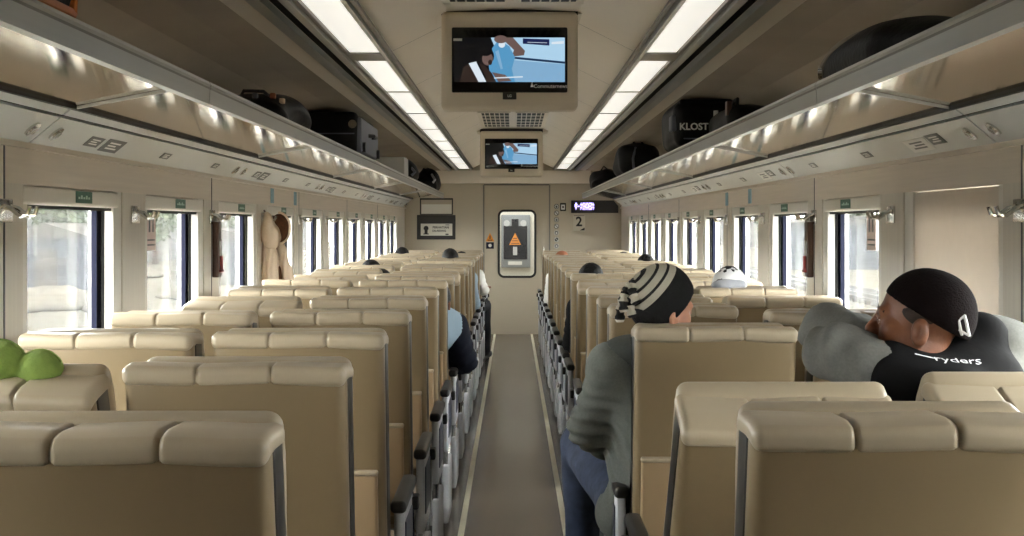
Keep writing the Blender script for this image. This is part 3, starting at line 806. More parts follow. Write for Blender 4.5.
# ------------------------------------------------------------------ seats
def seat_proto(side):
    """side: sign of the local x direction that faces the aisle; None -> no aisle panel"""
    o = empty('passenger_seat', (0, 0, 0), None, 'seat', 'passenger seats in rows')
    L = .705; w = .225
    def bulge(x, y, z):
        t = max(0, 1 - (x / w) ** 2)
        return (x, y - .008 * t if y < .03 else y, z)
    bk = MB().rbox(-w, w, 0, .06, -.02, L - .012, .022, n=(10, 1, 10), deform=bulge).build('backrest', M['leather'], o, loc=(0, 0, .42))
    def seam(x, y, z):
        d = 0
        for sx in (-.075, .075): d += .006 * math.exp(-((x - sx) / .004) ** 2)
        puff = .0006 * math.sin((x + w) / (2 * w) * math.pi * 3) ** 2
        return (x, y + (d - puff if y < .06 else 0), z - (d if z > L - .03 else 0) + .0015 * math.sin(x * 23) - .25 * max(0, y - .03))
    MB().rbox(-w - .002, w + .002, -.0115, .150, L - .042, L, .017, n=(110, 4, 1), deform=seam, rs=4).build('head_roll', M['leather2'], bk)
    for s in (-1, 1):
        MB().rbox(s * (w - .03), s * (w + .001), .045, .125, .0, L - .03, .008, n=(1, 1, 1)).build('side_panel', M['seatside'], bk)
    def cush(x, y, z):
        return (x, y + (.015 * math.exp(-((z - .15) / .12) ** 2) + .02 * math.exp(-((z - .6) / .08) ** 2) if y > .15 else 0), z)
    MB().rbox(-w + .004, w - .004, .11, .175, .02, L - .02, .025, n=(4, 1, 12), deform=cush).build('back_cushion', M['leather2'], bk)
    pk = MB().rbox(-w + .02, w - .02, -.022, .006, .02, .335, .010, n=(4, 1, 4)).build('seat_pocket', M['pocket'], bk)
    MB().rbox(-w + .018, w - .018, -.026, -.004, .325, .338, .005, n=(2, 1, 1)).build('pocket_rim', M['leather2'], bk)
    MB().rbox(-w, w, .12, .58, .36, .46, .035, n=(4, 6, 1)).build('seat_cushion', M['leather2'], o)
    pd = MB(); pd.box(-.17, .17, .20, .46, .05, .36); pd.box(-.2, .2, .16, .52, 0, .05); pd.build('pedestal', M['pale'], o, smooth=False)
    ft = MB(); ft.tube([(-.18, .02, .17), (.18, .02, .17)], .016, 8); ft.tube([(-.17, .02, .17), (-.16, .24, .24)], .010, 6); ft.tube([(.17, .02, .17), (.16, .24, .24)], .010, 6)
    ft.build('foot_bar', M['chrome'], o)
    return o
def add_arm(o, sx, aisle):
    x = sx * .252
    a = MB().rbox(x - .022, x + .022, .03, .46, .615, .65, .014, n=(1, 4, 1)).build('armrest', M['black'], o)
    s = MB()
    s.rbox(x - .014, x + .014, .06, .40, .36, .62, .010, n=(1, 2, 2)); s.build('arm_panel', M['pale'], a)
    if aisle:
        n = MB().rbox(x + sx * .012, x + sx * .018, .10, .34, .42, .58, .003, n=(1, 1, 1)).build('arm_inlay', M['navyplastic'], a)
        c = MB(); c.tube([(x, .44, .62), (x + sx * .004, .45, .45), (x, .40, .30), (x, .36, .05)], .012, 8); c.tube([(x, .10, .38), (x, .08, .2), (x, .12, .03)], .012, 8)
        c.build('leg', M['chrome'], a)
        lv = MB(); lv.rbox(x + sx * .014, x + sx * .034, .36, .42, .56, .60, .006, n=(1, 1, 1)); lv.build('recline_lever', M['black'], a)
        sk = MB().rbox(x - .012, x + .016 * 1, .06, .42, .03, .30, .01, n=(1, 1, 1)); sk.build('side_skirt', M['pale'], a)

P = {}
for side in (-1, 1):
    # aisle seat of the left block (side -1): aisle lies to +x
    o = seat_proto(side); add_arm(o, -side, True); add_arm(o, side, False); P[(side, 'aisle')] = o
    o = seat_proto(side); add_arm(o, side, False); P[(side, 'window')] = o
used = set()
# per-row overrides: (side, col, row) -> (top Y offset, tilt degrees)
OV = {(1, 'aisle', 0): (0.0, 13), (1, 'aisle', 1): (-.12, 36), (1, 'window', 1): (-.08, 32), (1, 'aisle', 2): (.09, 9),
      (-1, 'window', 1): (-.06, 24), (-1, 'aisle', 1): (0, 9), (-1, 'aisle', 2): (-.03, 9), (-1, 'window', 2): (-.05, 9), (-1, 'aisle', 3): (-.02, 9),
      (-1, 'window', 3): (-.1, 8), (1, 'aisle', 3): (.25, 9), (1, 'window', 2): (.05, 20), (1, 'window', 3): (-.1, 9), (1, 'window', 4): (-.05, 8), (-1, 'window', 4): (0, 20)}
SEATS = {}
rnd = random.Random(3)
def seats():
    for side, base in ((-1, 1.96), (1, 2.05)):
        for r in range(17):
            for c in ('aisle', 'window'):
                if r == 0 and side == 1 and c == 'window': continue
                x = side * (.565 if c == 'aisle' else 1.065)
                dy, tl = OV.get((side, c, r), (rnd.uniform(-.05, .05), rnd.choice((6, 8, 9, 10, 13, 17, 21)) + (4 if r > 7 else 0)))
                if side == 1 and r == 0: x += .012
                if (side, c, r) == (1, 'window', 1): x += .03
                key = (side, c)
                src = P[key]
                if key not in used: o = src; used.add(key)
                else: o = copy_tree(src)
                yt = base + .87 * r + dy
                o.location = (x, yt + .70 * math.sin(R(tl)) + .0, 0)
                for ch in o.children:
                    if ch.name.startswith('backrest'): ch.rotation_euler = (R(tl), 0, 0)
                sd = 'left' if side < 0 else 'right'
                o['label'] = 'tan leather %s seat %s of the aisle, %s row from the camera' % (c, sd, ORD[r])
                SEATS[(side, c, r)] = (x, yt, o)
seats()

# ------------------------------------------------------------------ people
def basis(F, U=(0, 0, 1)):
    F = v3(F); F /= np.linalg.norm(F); U = v3(U); X = np.cross(F, U); X /= np.linalg.norm(X); U = np.cross(X, F)
    return np.stack([X, F, U], 1)         # columns: right, forward, up
def head_sdf(C, B, s=.92, ears=True):
    T = lambda p: v3(C) + s * (B @ v3(p))
    E = lambda c, r: sd_ell(T(c), v3(r) * s, B)
    K = lambda a, b, ra, rb=None: sd_cap(T(a), T(b), ra * s, (rb if rb is not None else ra) * s)
    S = lambda c, r: sd_cap(T(c), T(c), r * s)
    f = SDF()
    f.u(E((0, -.012, .035), (.076, .097, .088)))
    f.u(E((0, .025, -.045), (.060, .066, .078)), .03 * s)
    f.u(S((0, .066, -.1), .022), .03 * s)
    for q in (-1, 1):
        f.u(S((q * .05, .0, -.065), .022), .03 * s)
        f.u(S((q * .043, .058, -.022), .022), .02 * s)
    f.u(K((-.036, .079, .020), (.036, .079, .020), .014), .018 * s)
    for q in (-1, 1): f.sub(S((q * .031, .104, .0), .017), .012 * s)
    for q in (-1, 1): f.u(S((q * .031, .080, -.001), .0135), .004 * s)
    f.u(K((0, .088, .014), (0, .110, -.026), .0085, .0125), .012 * s)
    for q in (-1, 1): f.u(S((q * .012, .100, -.033), .0095), .006 * s)
    f.u(K((-.019, .084, -.060), (.019, .084, -.060), .0085), .008 * s)
    f.u(K((-.017, .083, -.075), (.017, .083, -.075), .009), .008 * s)
    f.sub(K((-.022, .0945, -.0675), (.022, .0945, -.0675), .0025), .004 * s)
    if ears:
        for q in (-1, 1):
            f.u(E((q * .078, -.012, -.018), (.012, .021, .034)), .008 * s)
            f.sub(E((q * .092, -.006, -.016), (.014, .011, .021)), .005 * s)
    return f, T, E, K, S
def hand_sdf(w, d, n, side=1, s=1.0, curl=.5):
    """wrist point, pointing direction, back-of-hand normal"""
    d = v3(d); d /= np.linalg.norm(d); n = v3(n); n = n - d * (n @ d); n /= np.linalg.norm(n); t = np.cross(d, n) * side
    w = v3(w); f = SDF()
    B = np.stack([t, d, n], 1)
    f.u(sd_ell(w + d * .045 * s, (.040 * s, .055 * s, .017 * s), B))
    f.u(sd_cap(w - d * .03 * s, w + d * .02 * s, .023 * s), .02)
    for i, (o, L) in enumerate(((-.030, .062), (-.010, .072), (.011, .068), (.030, .052))):
        a = w + d * .082 * s + t * o * s
        m = a + (d * math.cos(curl) - n * math.sin(curl)) * L * .5 * s
        e = m + (d * math.cos(curl * 2.2) - n * math.sin(curl * 2.2)) * L * .55 * s
        f.u(sd_cap(a, m, .0098 * s, .009 * s), .006); f.u(sd_cap(m, e, .009 * s, .0075 * s), .003)
    a = w + d * .025 * s - t * .030 * s; m = a + (d * .6 - t * .75 - n * .1) * .042 * s; e = m + (d * .9 - t * .1 - n * .3) * .034 * s
    f.u(sd_cap(a, m, .013 * s, .0105 * s), .012); f.u(sd_cap(m, e, .0105 * s, .008 * s), .003)
    return f
def bounds(pts, pad):
    p = np.array(pts, float); return p.min(0) - pad, p.max(0) + pad
def limb(f, a, b, c, ra, rb, rc, k=.03):
    f.u(sd_cap(a, b, ra, rb), k); f.u(sd_cap(b, c, rb, rc), k * .6)
def torso(f, J, g):
    f.u(sd_cap(J['pelvis'], J['waist'], .125 + g, .120 + g), .04)
    f.u(sd_cap(J['waist'], J['chest'], .118 + g, .125 + g), .06)
    f.u(sd_cap(J['ls'], J['rs'], .062 + g, .062 + g), .08)
    f.u(sd_cap(J['chest'], J['neck'], .105 + g, .055 + g), .05)
    f.u(sd_cap(J['lh'], J['rh'], .10 + g, .10 + g), .05)

def foldf(S, E, W):
    a = (E - S) / np.linalg.norm(E - S); b = (W - E) / np.linalg.norm(W - E); n = np.cross(a, b); n /= max(np.linalg.norm(n), 1e-6)
    def f(P):
        q = P - E; u = q @ (a - b) / np.linalg.norm(a - b); v = q @ n; w = q @ (a + b)
        g = np.sin(w * 75 + 3.2 * np.sin(v * 22 + u * 14) + u * 30)
        return .0075 * (np.abs(g) ** .7 * np.sign(g)) * np.exp(-(np.linalg.norm(q, axis=1) / .17) ** 2)
    return f
def person(name, label, J, Fh, Uh=(0, 0, 1), skin='skin', top='navyjacket', legs='trouser', res=.013, head_res=.006, hair='hair', hat=None, hands=True, hs=.92, group=None, wr=.004, hairlen=.0, sleeves=None, origin=None):
    base = v3(origin if origin is not None else (J['pelvis'][0], J['pelvis'][1], 0))
    J = {k: v3(p) - base for k, p in J.items()}
    root = empty(name, tuple(base), label, 'person', group)
    B = basis(Fh, Uh); C = J['head']
    hf, T, E, K, S = head_sdf(C, B, hs)
    hf.u(sd_cap(T((0, -.022, -.06)), J['neck'] + (T((0, -.02, 0)) - C) * 0, .052 * hs, .062), .03)
    lo, hi = bounds([C, T((0, .1, 0)), J['neck']], .15)
    parts = [(hf, lo, hi, head_res)]
    bf = SDF(); bf.u(sd_cap(J['pelvis'], J['waist'], .11)); torso(bf, J, -.012)
    for q in 'lr':
        limb(bf, J[q + 's'], J[q + 'e'], J[q + 'w'], .046, .038, .026)
        limb(bf, J[q + 'h'], J[q + 'k'], J[q + 'a'], .078, .052, .036)
        bf.u(sd_cap(J[q + 'a'], J[q + 't'], .035, .03), .02)
    lo, hi = bounds([J[k] for k in J if k != 'head'], .16)
    parts.append((bf, lo, hi, res * 1.3))
    if hands:
        for q, sg in (('l', 1), ('r', -1)):
            hd = hand_sdf(J[q + 'w'], J.get(q + 'hd', J[q + 'w'] - J[q + 'e'] + base * 0) if (q + 'hd') not in J else J[q + 'hd'] + base, (J[q + 'hn'] + base) if (q + 'hn') in J else (0, 0, 1), sg, .95)
            lo, hi = bounds([J[q + 'w']], .20); parts.append((hd, lo, hi, .0065))
    J = {k: p for k, p in J.items()}
    body = sdf_mesh(parts, 'body', M[skin], root)
    # top
    tf = SDF(); tf.u(sd_cap(J['pelvis'], J['waist'], .13)); torso(tf, J, .010)
    if sleeves is None:
        for q in 'lr': limb(tf, J[q + 's'], J[q + 'e'], J[q + 'w'], .066, .056, .042, .035)
        for q in 'lr': tf.cut(lambda P, a=J[q + 'w'], d=(J[q + 'w'] - J[q + 'e']) / np.linalg.norm(J[q + 'w'] - J[q + 'e']): np.where(np.linalg.norm(P - a, axis=1) < .12, (P - a) @ d, -1), .0)
    if sleeves is None:
        for q in 'lr':
            tf.disp(foldf(J[q + 's'], J[q + 'e'], J[q + 'w']))
    tf.disp(wrinkle(wr))
    lo, hi = bounds([J[k] for k in ('pelvis', 'waist', 'chest', 'ls', 'rs', 'le', 're', 'lw', 'rw', 'neck')], .17)
    sdf_mesh([(tf, lo, hi, res)], 'shirt' if sleeves else 'jacket', M[top], root)
    if sleeves:
        sf = SDF()
        for i, q in enumerate('lr'):
            limb(sf, J[q + 's'], J[q + 'e'], J[q + 'w'], .076, .070, .050, .035 if i else .0)
        for q in 'lr':
            sf.disp(foldf(J[q + 's'], J[q + 'e'], J[q + 'w']))
        sf.disp(wrinkle(wr))
        for q in 'lr': sf.cut(lambda P, a=J[q + 'w'], d=(J[q + 'w'] - J[q + 'e']) / np.linalg.norm(J[q + 'w'] - J[q + 'e']): np.where(np.linalg.norm(P - a, axis=1) < .12, (P - a) @ d, -1), .0)
        lo, hi = bounds([J[k] for k in ('ls', 'rs', 'le', 're', 'lw', 'rw')], .12)
        sdf_mesh([(sf, lo, hi, res)], 'sleeves', M[sleeves], root)
    lf = SDF(); lf.u(sd_cap(J['lh'], J['rh'], .105)); lf.u(sd_cap(J['pelvis'], J['waist'], .12, .118), .03)
    for q in 'lr': limb(lf, J[q + 'h'], J[q + 'k'], J[q + 'a'], .092, .068, .052, .03)
    lf.disp(wrinkle(wr * .7, ph=1.3))
    lo, hi = bounds([J[k] for k in ('lh', 'rh', 'lk', 'rk', 'la', 'ra', 'waist')], .14)
    sdf_mesh([(lf, lo, hi, res * 1.2)], 'trousers', M[legs], root)
    for q in 'lr':
        sf = SDF(); a = J[q + 'a']; t = J[q + 't']
        sf.u(sd_cap(a - v3((0, 0, .02)), t, .046, .040)); sf.cut(lambda P, z=-base[2] + .003: z - P[:, 2])
        lo, hi = bounds([a, t], .07); sdf_mesh([(sf, lo, hi, .012)], 'shoe', M['sole' if legs == 'denim' else 'black'], root)
    if hair:
        hfx = SDF(); hfx.u(sd_ell(T((0, -.014, .037)), v3((.082, .104, .094)) * hs, B)); hfx.disp(lambda P: .002 * np.sin(P[:, 0] * 160) * np.sin(P[:, 1] * 150))
        n = B @ v3((0, -.72, .55)); hfx.cut(sd_plane(-n, T((0, .035, .02))), .012)
        lo, hi = bounds([C], .16); sdf_mesh([(hfx, lo, hi, .008)], 'hair', M[hair], root)
    return root, J, B, C, T, E, base

def sit(x, y, zh=1.19, dx=0, lean=0., fwd=(0, 1, 0), armout=0., legx=0.):
    """default seated joints, facing +y, backrest top at y; zh = head centre height"""
    s = (zh - .5) / .69
    J = dict(pelvis=(x, y + .30, .54), waist=(x + lean * .3, y + .27, .54 + .16 * s), chest=(x + lean * .7, y + .24, .54 + .36 * s), neck=(x + lean, y + .23, .54 + .53 * s), head=(x + lean * 1.2 + dx, y + .24, zh),
             ls=(x - .17 + lean * .9, y + .24, .54 + .45 * s), rs=(x + .17 + lean * .9, y + .24, .54 + .45 * s),
             le=(x - .21 + lean * .7 - armout, y + .32, .54 + .18 * s), re=(x + .21 + lean * .7 + armout, y + .32, .54 + .18 * s),
             lw=(x - .10, y + .55, .66), rw=(x + .10, y + .55, .66),
             lh=(x - .09, y + .33, .53), rh=(x + .09, y + .33, .53), lk=(x - .10 + legx, y + .74, .56), rk=(x + .10 + legx, y + .74, .56),
             la=(x - .10 + legx, y + .70, .09), ra=(x + .10 + legx, y + .70, .09), lt=(x - .10 + legx, y + .82, .045), rt=(x + .10 + legx, y + .82, .045))
    return J

# --- boy in the striped hat, right aisle seat of the third row
def boy():
    J = dict(pelvis=(.47, 4.20, .54), waist=(.43, 4.16, .70), chest=(.405, 4.13, .89), neck=(.415, 4.12, 1.035), head=(.437, 4.10, 1.158),
             ls=(.29, 4.08, .985), rs=(.555, 4.22, .985), le=(.225, 4.15, .80), re=(.62, 4.36, .78), lw=(.30, 4.42, .70), rw=(.50, 4.52, .68),
             lh=(.36, 4.24, .54), rh=(.55, 4.28, .53), lk=(.225, 4.62, .68), rk=(.50, 4.70, .58), la=(.235, 4.70, .17), ra=(.50, 4.68, .09), lt=(.24, 4.83, .09), rt=(.50, 4.80, .045))
    root, J, B, C, T, E, base = person('person', 'person in black and white striped knit hat and grey hoodie leaning into the aisle', J, (.82, .56, -.16), skin='skinlight', top='hoodie2', legs='denim', res=.010, head_res=.005, hair=None, wr=.003)
    ax = v3((-.70, -.22, .68)); ax /= np.linalg.norm(ax)
    hf = SDF(); hf.u(sd_ell(T((0, -.008, .034)), (.088, .104, .102), B)); hf.u(sd_cap(v3(C) + ax * .06, v3(C) + ax * .085, .05, .03), .03)
    hf.cut(sd_plane(-ax, v3(C) - ax * .028), .006); hf.disp(lambda P: .0012 * np.sin(P @ ax * 700))
    lo, hi = bounds([C], .18)
    k, w_ = (9, 8, 8), (176, 170, 154)
    st = [(0, k), (.60, w_), (.695, k), (.73, w_), (.81, k), (.84, w_), (.905, k), (.93, w_), (.96, k)]
    hm = ramp_mat('striped_knit', st, tuple(ax), -.06, .14, .95, .5, 260, tuple(C))
    ht = sdf_mesh([(hf, lo, hi, .0055)], 'knit_hat', hm, root)
    # hanging knitted braids
    A = v3(C) + ax * .115
    for i, (dx, dy, dz) in enumerate(((-.010, -.03, -.10), (-.045, .0, -.115), (.0, -.05, -.06), (-.035, -.03, -.085))):
        e = A + v3((dx, dy, dz)); mid = (A + e) / 2 + v3((-.025, -.01, .025)); b = MB(); pts = []
        for t in np.linspace(0, 1, 22): pts.append((1 - t) ** 2 * A + 2 * t * (1 - t) * mid + t * t * e)
        rad = [.0135 + .0025 * math.sin(j * 1.7) for j in range(22)]
        b.tube(pts, rad, 8)
        o = b.build('hat_tassel', [mat('tassel_white', w_, .95), mat('tassel_black', k, .95)] if i == 0 else [bpy.data.materials['tassel_white'], bpy.data.materials['tassel_black']], ht)
        mi = [((f.vertices[0] // 8) // 4 + i) % 2 for f in o.data.polygons]
        o.data.polygons.foreach_set('material_index', mi)
    # hood lying on the shoulders
    f = SDF(); n = J['neck']
    f.u(sd_ell(n + v3((-.03, -.05, .0)), (.12, .075, .055))); f.u(sd_cap(n + v3((-.11, .0, -.01)), n + v3((-.02, -.085, .0)), .045), .03); f.u(sd_cap(n + v3((.10, .02, -.01)), n + v3((.0, -.085, .0)), .045), .03)
    f.disp(wrinkle(.004)); lo, hi = bounds([n], .22)
    sdf_mesh([(f, lo, hi, .009)], 'hood', M['hood'], root)
    f = SDF(); f.u(sd_ell(T((.0, -.02, -.02)), v3((.072, .088, .055)) * .95, B)); f.cut(sd_plane(B @ v3((0, 1, 0)), T((0, .01, 0))), .01)
    lo, hi = bounds([C], .15); sdf_mesh([(f, lo, hi, .007)], 'hair', M['hair'], root)
boy()

# --- man in the dark cap, right window seat, facing the aisle and leaning on his arm
def man():
    J = dict(pelvis=(1.10, 3.30, .54), waist=(1.12, 3.30, .72), chest=(1.08, 3.29, .92), neck=(1.01, 3.26, 1.055), head=(.925, 3.20, 1.178),
             ls=(.97, 3.12, 1.01), rs=(1.02, 3.46, 1.06), le=(.735, 3.19, 1.11), re=(.785, 3.46, 1.13), lw=(.845, 3.24, 1.10), rw=(.865, 3.34, 1.12),
             lh=(1.06, 3.22, .54), rh=(1.06, 3.40, .54), lk=(.72, 3.26, .57), rk=(.74, 3.46, .57), la=(.72, 3.36, .09), ra=(.76, 3.52, .09), lt=(.63, 3.40, .045), rt=(.66, 3.56, .045))
    root, J, B, C, T, E, base = person('person', 'person in dark knit cap and black vest over grey sleeves resting head on an arm', J, (-.93, .34, .10), (.06, 0, 1), skin='skin', top='vest', legs='trouser', res=.010, head_res=.0042, hair=None, sleeves='hoodie', wr=.004, hs=.95)
    ax = B @ v3((0, -.42, .90)); ax /= np.linalg.norm(ax)
    f = SDF(); f.u(sd_ell(T((0, -.018, .036)), (.080, .100, .094), B)); f.u(sd_ell(T((0, -.060, .022)), (.076, .068, .082), B), .03)
    f.cut(sd_plane(-ax, T((0, .050, .050))), .006)
    lo, hi = bounds([C], .18); cap = sdf_mesh([(f, lo, hi, .006)], 'knit_cap', M['capdark'], root)
    # band seam along the top and small white mark at the back
    e = MB()
    q = [T((-.068, -.098, .035)), T((-.071, -.104, .02)), T((-.068, -.110, .0)), T((-.062, -.114, -.012))]
    for dx in (0, 1): e.tube([p + (v3(B[:, 1]) * (-.008 + .016 * dx)) for p in q], .0035, 6)
    e.tube([q[0] - B[:, 1] * .01, q[1] + B[:, 1] * .01], .003, 6); e.tube([q[3] - B[:, 1] * .008, q[2] + B[:, 1] * .012], .003, 6)
    e.build('cap_emblem', M['logo'], cap)
    # sideburn hair, eyebrows, stubble
    f = SDF(); f.u(sd_ell(T((0, -.006, .022)), v3((.0800, .080, .048)) * .955, B)); f.cut(sd_plane(B @ v3((0, 1, -.25)), T((0, .036, .02))), .008); f.cut(sd_plane(B @ v3((0, .9, -1)), T((0, .0, -.012))), .006)
    lo, hi = bounds([C], .15); sdf_mesh([(f, lo, hi, .0055)], 'hair', M['stubble'], root)
    for s in (-1, 1):
        b = MB(); b.tube([T((s * .014, .090, .020)), T((s * .032, .090, .0265)), T((s * .050, .076, .020))], [.003, .005, .003], 8); b.build('eyebrow', M['hair'], root)
        b = MB()
        ey = T((s * .031, .0795, -.001)); n = 12
        vs = []; fs = []
        for i in range(n + 1):
            for j in range(n):
                th = math.pi * i / n; ph = 2 * math.pi * j / n
                vs.append(tuple(v3(ey) + .0128 * (B @ v3((math.sin(th) * math.cos(ph), math.cos(th), math.sin(th) * math.sin(ph))))))
        for i in range(n):
            for j in range(n): fs.append((i * n + j, i * n + (j + 1) % n, (i + 1) * n + (j + 1) % n, (i + 1) * n + j))
        b.add(vs, fs); o = b.build('eye', [M['eye'], M['iris']], root)
        o.data.polygons.foreach_set('material_index', [1 if (i // n) < 3 else 0 for i in range(n * n)])
        b = MB(); b.tube([T((s * .016, .0915, .004)), T((s * .031, .0945, .0095)), T((s * .046, .0865, .004))], .0028, 6); b.build('eyelid', M['skin'], root)
    b = MB(); b.tube([T((-.024, .0925, -.053)), T((0, .0965, -.049)), T((.024, .0925, -.053))], [.003, .005, .003], 8); b.build('moustache', M['stubble'], root)
    f = SDF(); n = J['neck']; f.u(sd_cap(n + v3((.03, .0, -.05)), n + v3((.0, -.01, .035)), .115, .088)); f.u(sd_cap(n + v3((.05, .0, -.02)), n + v3((.075, -.01, .085)), .085, .066), .03)
    S0, E0 = J['ls'], J['le']; f.u(sd_cap(S0, S0 + (E0 - S0) * .52, .088, .078), .05); f.u(sd_ell(n + v3((.02, -.07, -.005)), (.13, .10, .082)), .04)
    f.disp(wrinkle(.004)); lo, hi = bounds([n, E0, S0], .2); vest_col = sdf_mesh([(f, lo, hi, .009)], 'collar', M['vest'], root)
    # raised grey hood at the nape and collar
    f = SDF(); n = J['neck']
    f.u(sd_ell(n + v3((.13, .06, .075)), (.10, .12, .06))); f.u(sd_cap(n + v3((.06, -.10, .0)), n + v3((.17, .02, .02)), .04), .04); f.u(sd_cap(n + v3((.04, .16, .0)), n + v3((.17, .02, .02)), .04), .04)
    f.disp(wrinkle(.005)); lo, hi = bounds([n + v3((.1, 0, 0))], .27); sdf_mesh([(f, lo, hi, .010)], 'hood', M['hoodie'], root)
    cl = MB(); cl.tube([n + v3((-.075, -.075, .02)), n + v3((-.02, -.115, .02)), n + v3((.05, -.115, .04)), n + v3((.09, -.10, .06))], .006, 8); cl.build('collar_piping', M['hoodie'], root)
    # white script on the back of the vest
    ww = v3((0.02, -.118, -.04)) + J['neck']
    b = MB()
    tx = text('script_lettering', 'ryders', .038, M['logo'], root, (n[0] - .022, n[1] - .165, n[2] + .062), (R(50), 0, R(2)), sx=1.15, ext=0)
    sw = tx.modifiers.new('wrap', 'SHRINKWRAP'); sw.target = vest_col; sw.wrap_method = 'NEAREST_SURFACEPOINT'; sw.wrap_mode = 'ABOVE_SURFACE'; sw.offset = .003
    b.tube([n + v3((-.02 + .03 * t - .10, -.16, .062 - .012 * t)) for t in np.linspace(0, 1.6, 10)], .0022, 6); so = b.build('script_swash', M['logo'], root)
    sw = so.modifiers.new('wrap', 'SHRINKWRAP'); sw.target = vest_col; sw.wrap_method = 'NEAREST_SURFACEPOINT'; sw.wrap_mode = 'ABOVE_SURFACE'; sw.offset = .003
man()

# --- passengers further along
def others():
    # left aisle, navy sleeve out in the aisle
    x, yt, _ = SEATS[(-1, 'aisle', 6)]
    J = sit(x, yt, 1.10, dx=.0, lean=.17, armout=.0)
    J['rs'] = (-.31, yt + .27, .865); J['re'] = (-.265, yt + .31, .68); J['rw'] = (-.35, yt + .58, .66); J['head'] = (-.405, yt + .26, .985); J['neck'] = (-.43, yt + .25, .90)
    person('person', 'dark haired person in navy sleeves and light blue shirt slumped towards the aisle', J, (.2, 1, -.3), skin='skin', top='blueshirt', sleeves='navyjacket', res=.014, head_res=.008)
    # far left, dark trouser leg in the aisle
    x, yt, _ = SEATS[(-1, 'aisle', 14)]
    J = sit(x, yt, 1.02, lean=.03, legx=.0)
    J['rk'] = (-.30, yt + .70, .56); J['ra'] = (-.29, yt + .66, .09); J['rt'] = (-.26, yt + .74, .045); J['re'] = (-.31, yt + .28, .74); J['rw'] = (-.30, yt + .42, .76)
    person('person', 'person in white shirt with dark trouser leg in the aisle near the end door', J, (0, 1, 0), top='whiteshirt', res=.016, head_res=.01)
    heads = [(-1, 'window', 9, 371, 263, 'hair', 'navyjacket', 'black hair above a window seat in the tenth row left of the aisle'),
             (-1, 'window', 8, 381, 272.5, 'hair', 'vest', 'black hair above a window seat in the ninth row left of the aisle'),
             (-1, 'window', 14, 402, 249.5, 'hair', 'navyjacket', 'black hair above a far window seat under the framed notices'),
             (-1, 'aisle', 12, 450, 248.5, 'hair', 'blueshirt', 'black hair above a far seat just left of the end door'),
             (-1, 'aisle', 7, 436, 276.5, 'hair', 'vest', 'black hair just showing over an aisle seat in the eighth row, left block'),
             (1, 'aisle', 7, 591, 263, 'hair', 'vest', 'black hair above an aisle seat left of the striped hat'),
             (1, 'window', 11, 646, 257, 'hair', 'navyjacket', 'black hair above a far window seat right of the numeral sign'),
             (1, 'window', 14, 624, 254, 'hair', 'vest', 'black hair above a far window seat in the right corner of the coach'),
             (1, 'aisle', 13, 562, 251, 'rust', 'whiteshirt', 'rust coloured hat above a far seat beside the pictogram column')]
    for side, c, r, px, py, hr, tp, lb in heads:
        x, yt, _ = SEATS[(side, c, r)]
        Yh = yt + .22
        hx, _, hz = at(px, py, Yh)
        J = sit(x, yt, hz - (.095 if c == 'window' else .118), dx=hx - x)
        person('person', 'person with ' + lb, J, (0, 1, -.05), top=tp, res=.018, head_res=.010, hair=hr, hands=False)
    # white cap right window
    x, yt, _ = SEATS[(1, 'window', 5)]
    hx, _, hz = at(729, 268, yt + .2)
    J = sit(x, yt, hz - .10, dx=hx - x); J['head'] = (hx, yt + .17, hz - .11)
    root, J, B, C, T, E, base = person('person', 'person in pale cap and grey collar by the right hand windows', J, (.35, .9, -.1), top='greyscarf', res=.014, head_res=.008)
    f = SDF(); f.u(sd_ell(T((0, -.014, .036)), (.080, .098, .086), B)); f.u(sd_cap(T((-.03, .08, .035)), T((.03, .08, .035)), .03), .02); f.cut(sd_plane(-(B @ v3((0, -.35, 1))), T((0, 0, .012))), .006)
    lo, hi = bounds([C], .2); f2 = SDF(); f2.u(sd_ell(T((0, -.125, .012)), (.035, .012, .02), B)); f.sub(sd_ell(T((-.02, -.105, .028)), (.042, .03, .024), B), .004)
    cp = sdf_mesh([(f, lo, hi, .008)], 'cap', M['whitecap'], root)
    f = SDF(); n = J['neck']; f.u(sd_ell(v3((hx - base[0] - .02, yt + .10 - base[1], 1.128 - base[2])), (.085, .06, .032))); f.u(sd_ell(n + v3((.02, -.05, .035)), (.14, .10, .06)), .03); f.disp(wrinkle(.006)); lo, hi = bounds([n], .24); sdf_mesh([(f, lo, hi, .012)], 'collar', M['greyscarf'], root)
others()

# ------------------------------------------------------------------ luggage on the racks
SH = 1.817
def bag(name, label, x0, x1, y0, y1, h, m, r=.05, kind='duffel', wr=.006, tilt=0):
    cx, cy = (x0 + x1) / 2, (y0 + y1) / 2; w, d = (x1 - x0) / 2, (y1 - y0) / 2
    o = empty(name, (cx, cy, SH), label, 'bag')
    f = SDF()
    if kind == 'duffel':
        f.u(sd_rbox((0, 0, h * .47), (w, d, h * .47), min(r, h * .45, w * .9)))
        f.u(sd_ell((0, 0, h * .55), (w * .9, d * .8, h * .46)), .05)
    elif kind == 'case':
        f.u(sd_rbox((0, 0, h / 2 + .004), (w, d, h / 2), r))
    elif kind == 'long':
        f.u(sd_ell((0, .05, h * .35), (w, d, h * .65))); f.u(sd_rbox((0, .1, h * .35), (w * .9, d * .75, h * .35), .06), .05)
    else:
        f.u(sd_ell((0, 0, h * .42), (w, d, h * .5))); f.u(sd_ell((w * .3, -d * .3, h * .55), (w * .6, d * .5, h * .45)), .06); f.u(sd_rbox((0, 0, h * .25), (w * .9, d * .9, h * .25), .05), .05)
    f.disp(wrinkle(wr, (17, 13, 21), ph=cx * 5 + cy))
    f.cut(lambda P: .001 - P[:, 2], .01)
    sdf_mesh([(f, (-w - .06, -d - .06, -.02), (w + .06, d + .06, h + .08), .014)], 'bag_body', m, o)
    return o, w, d, h
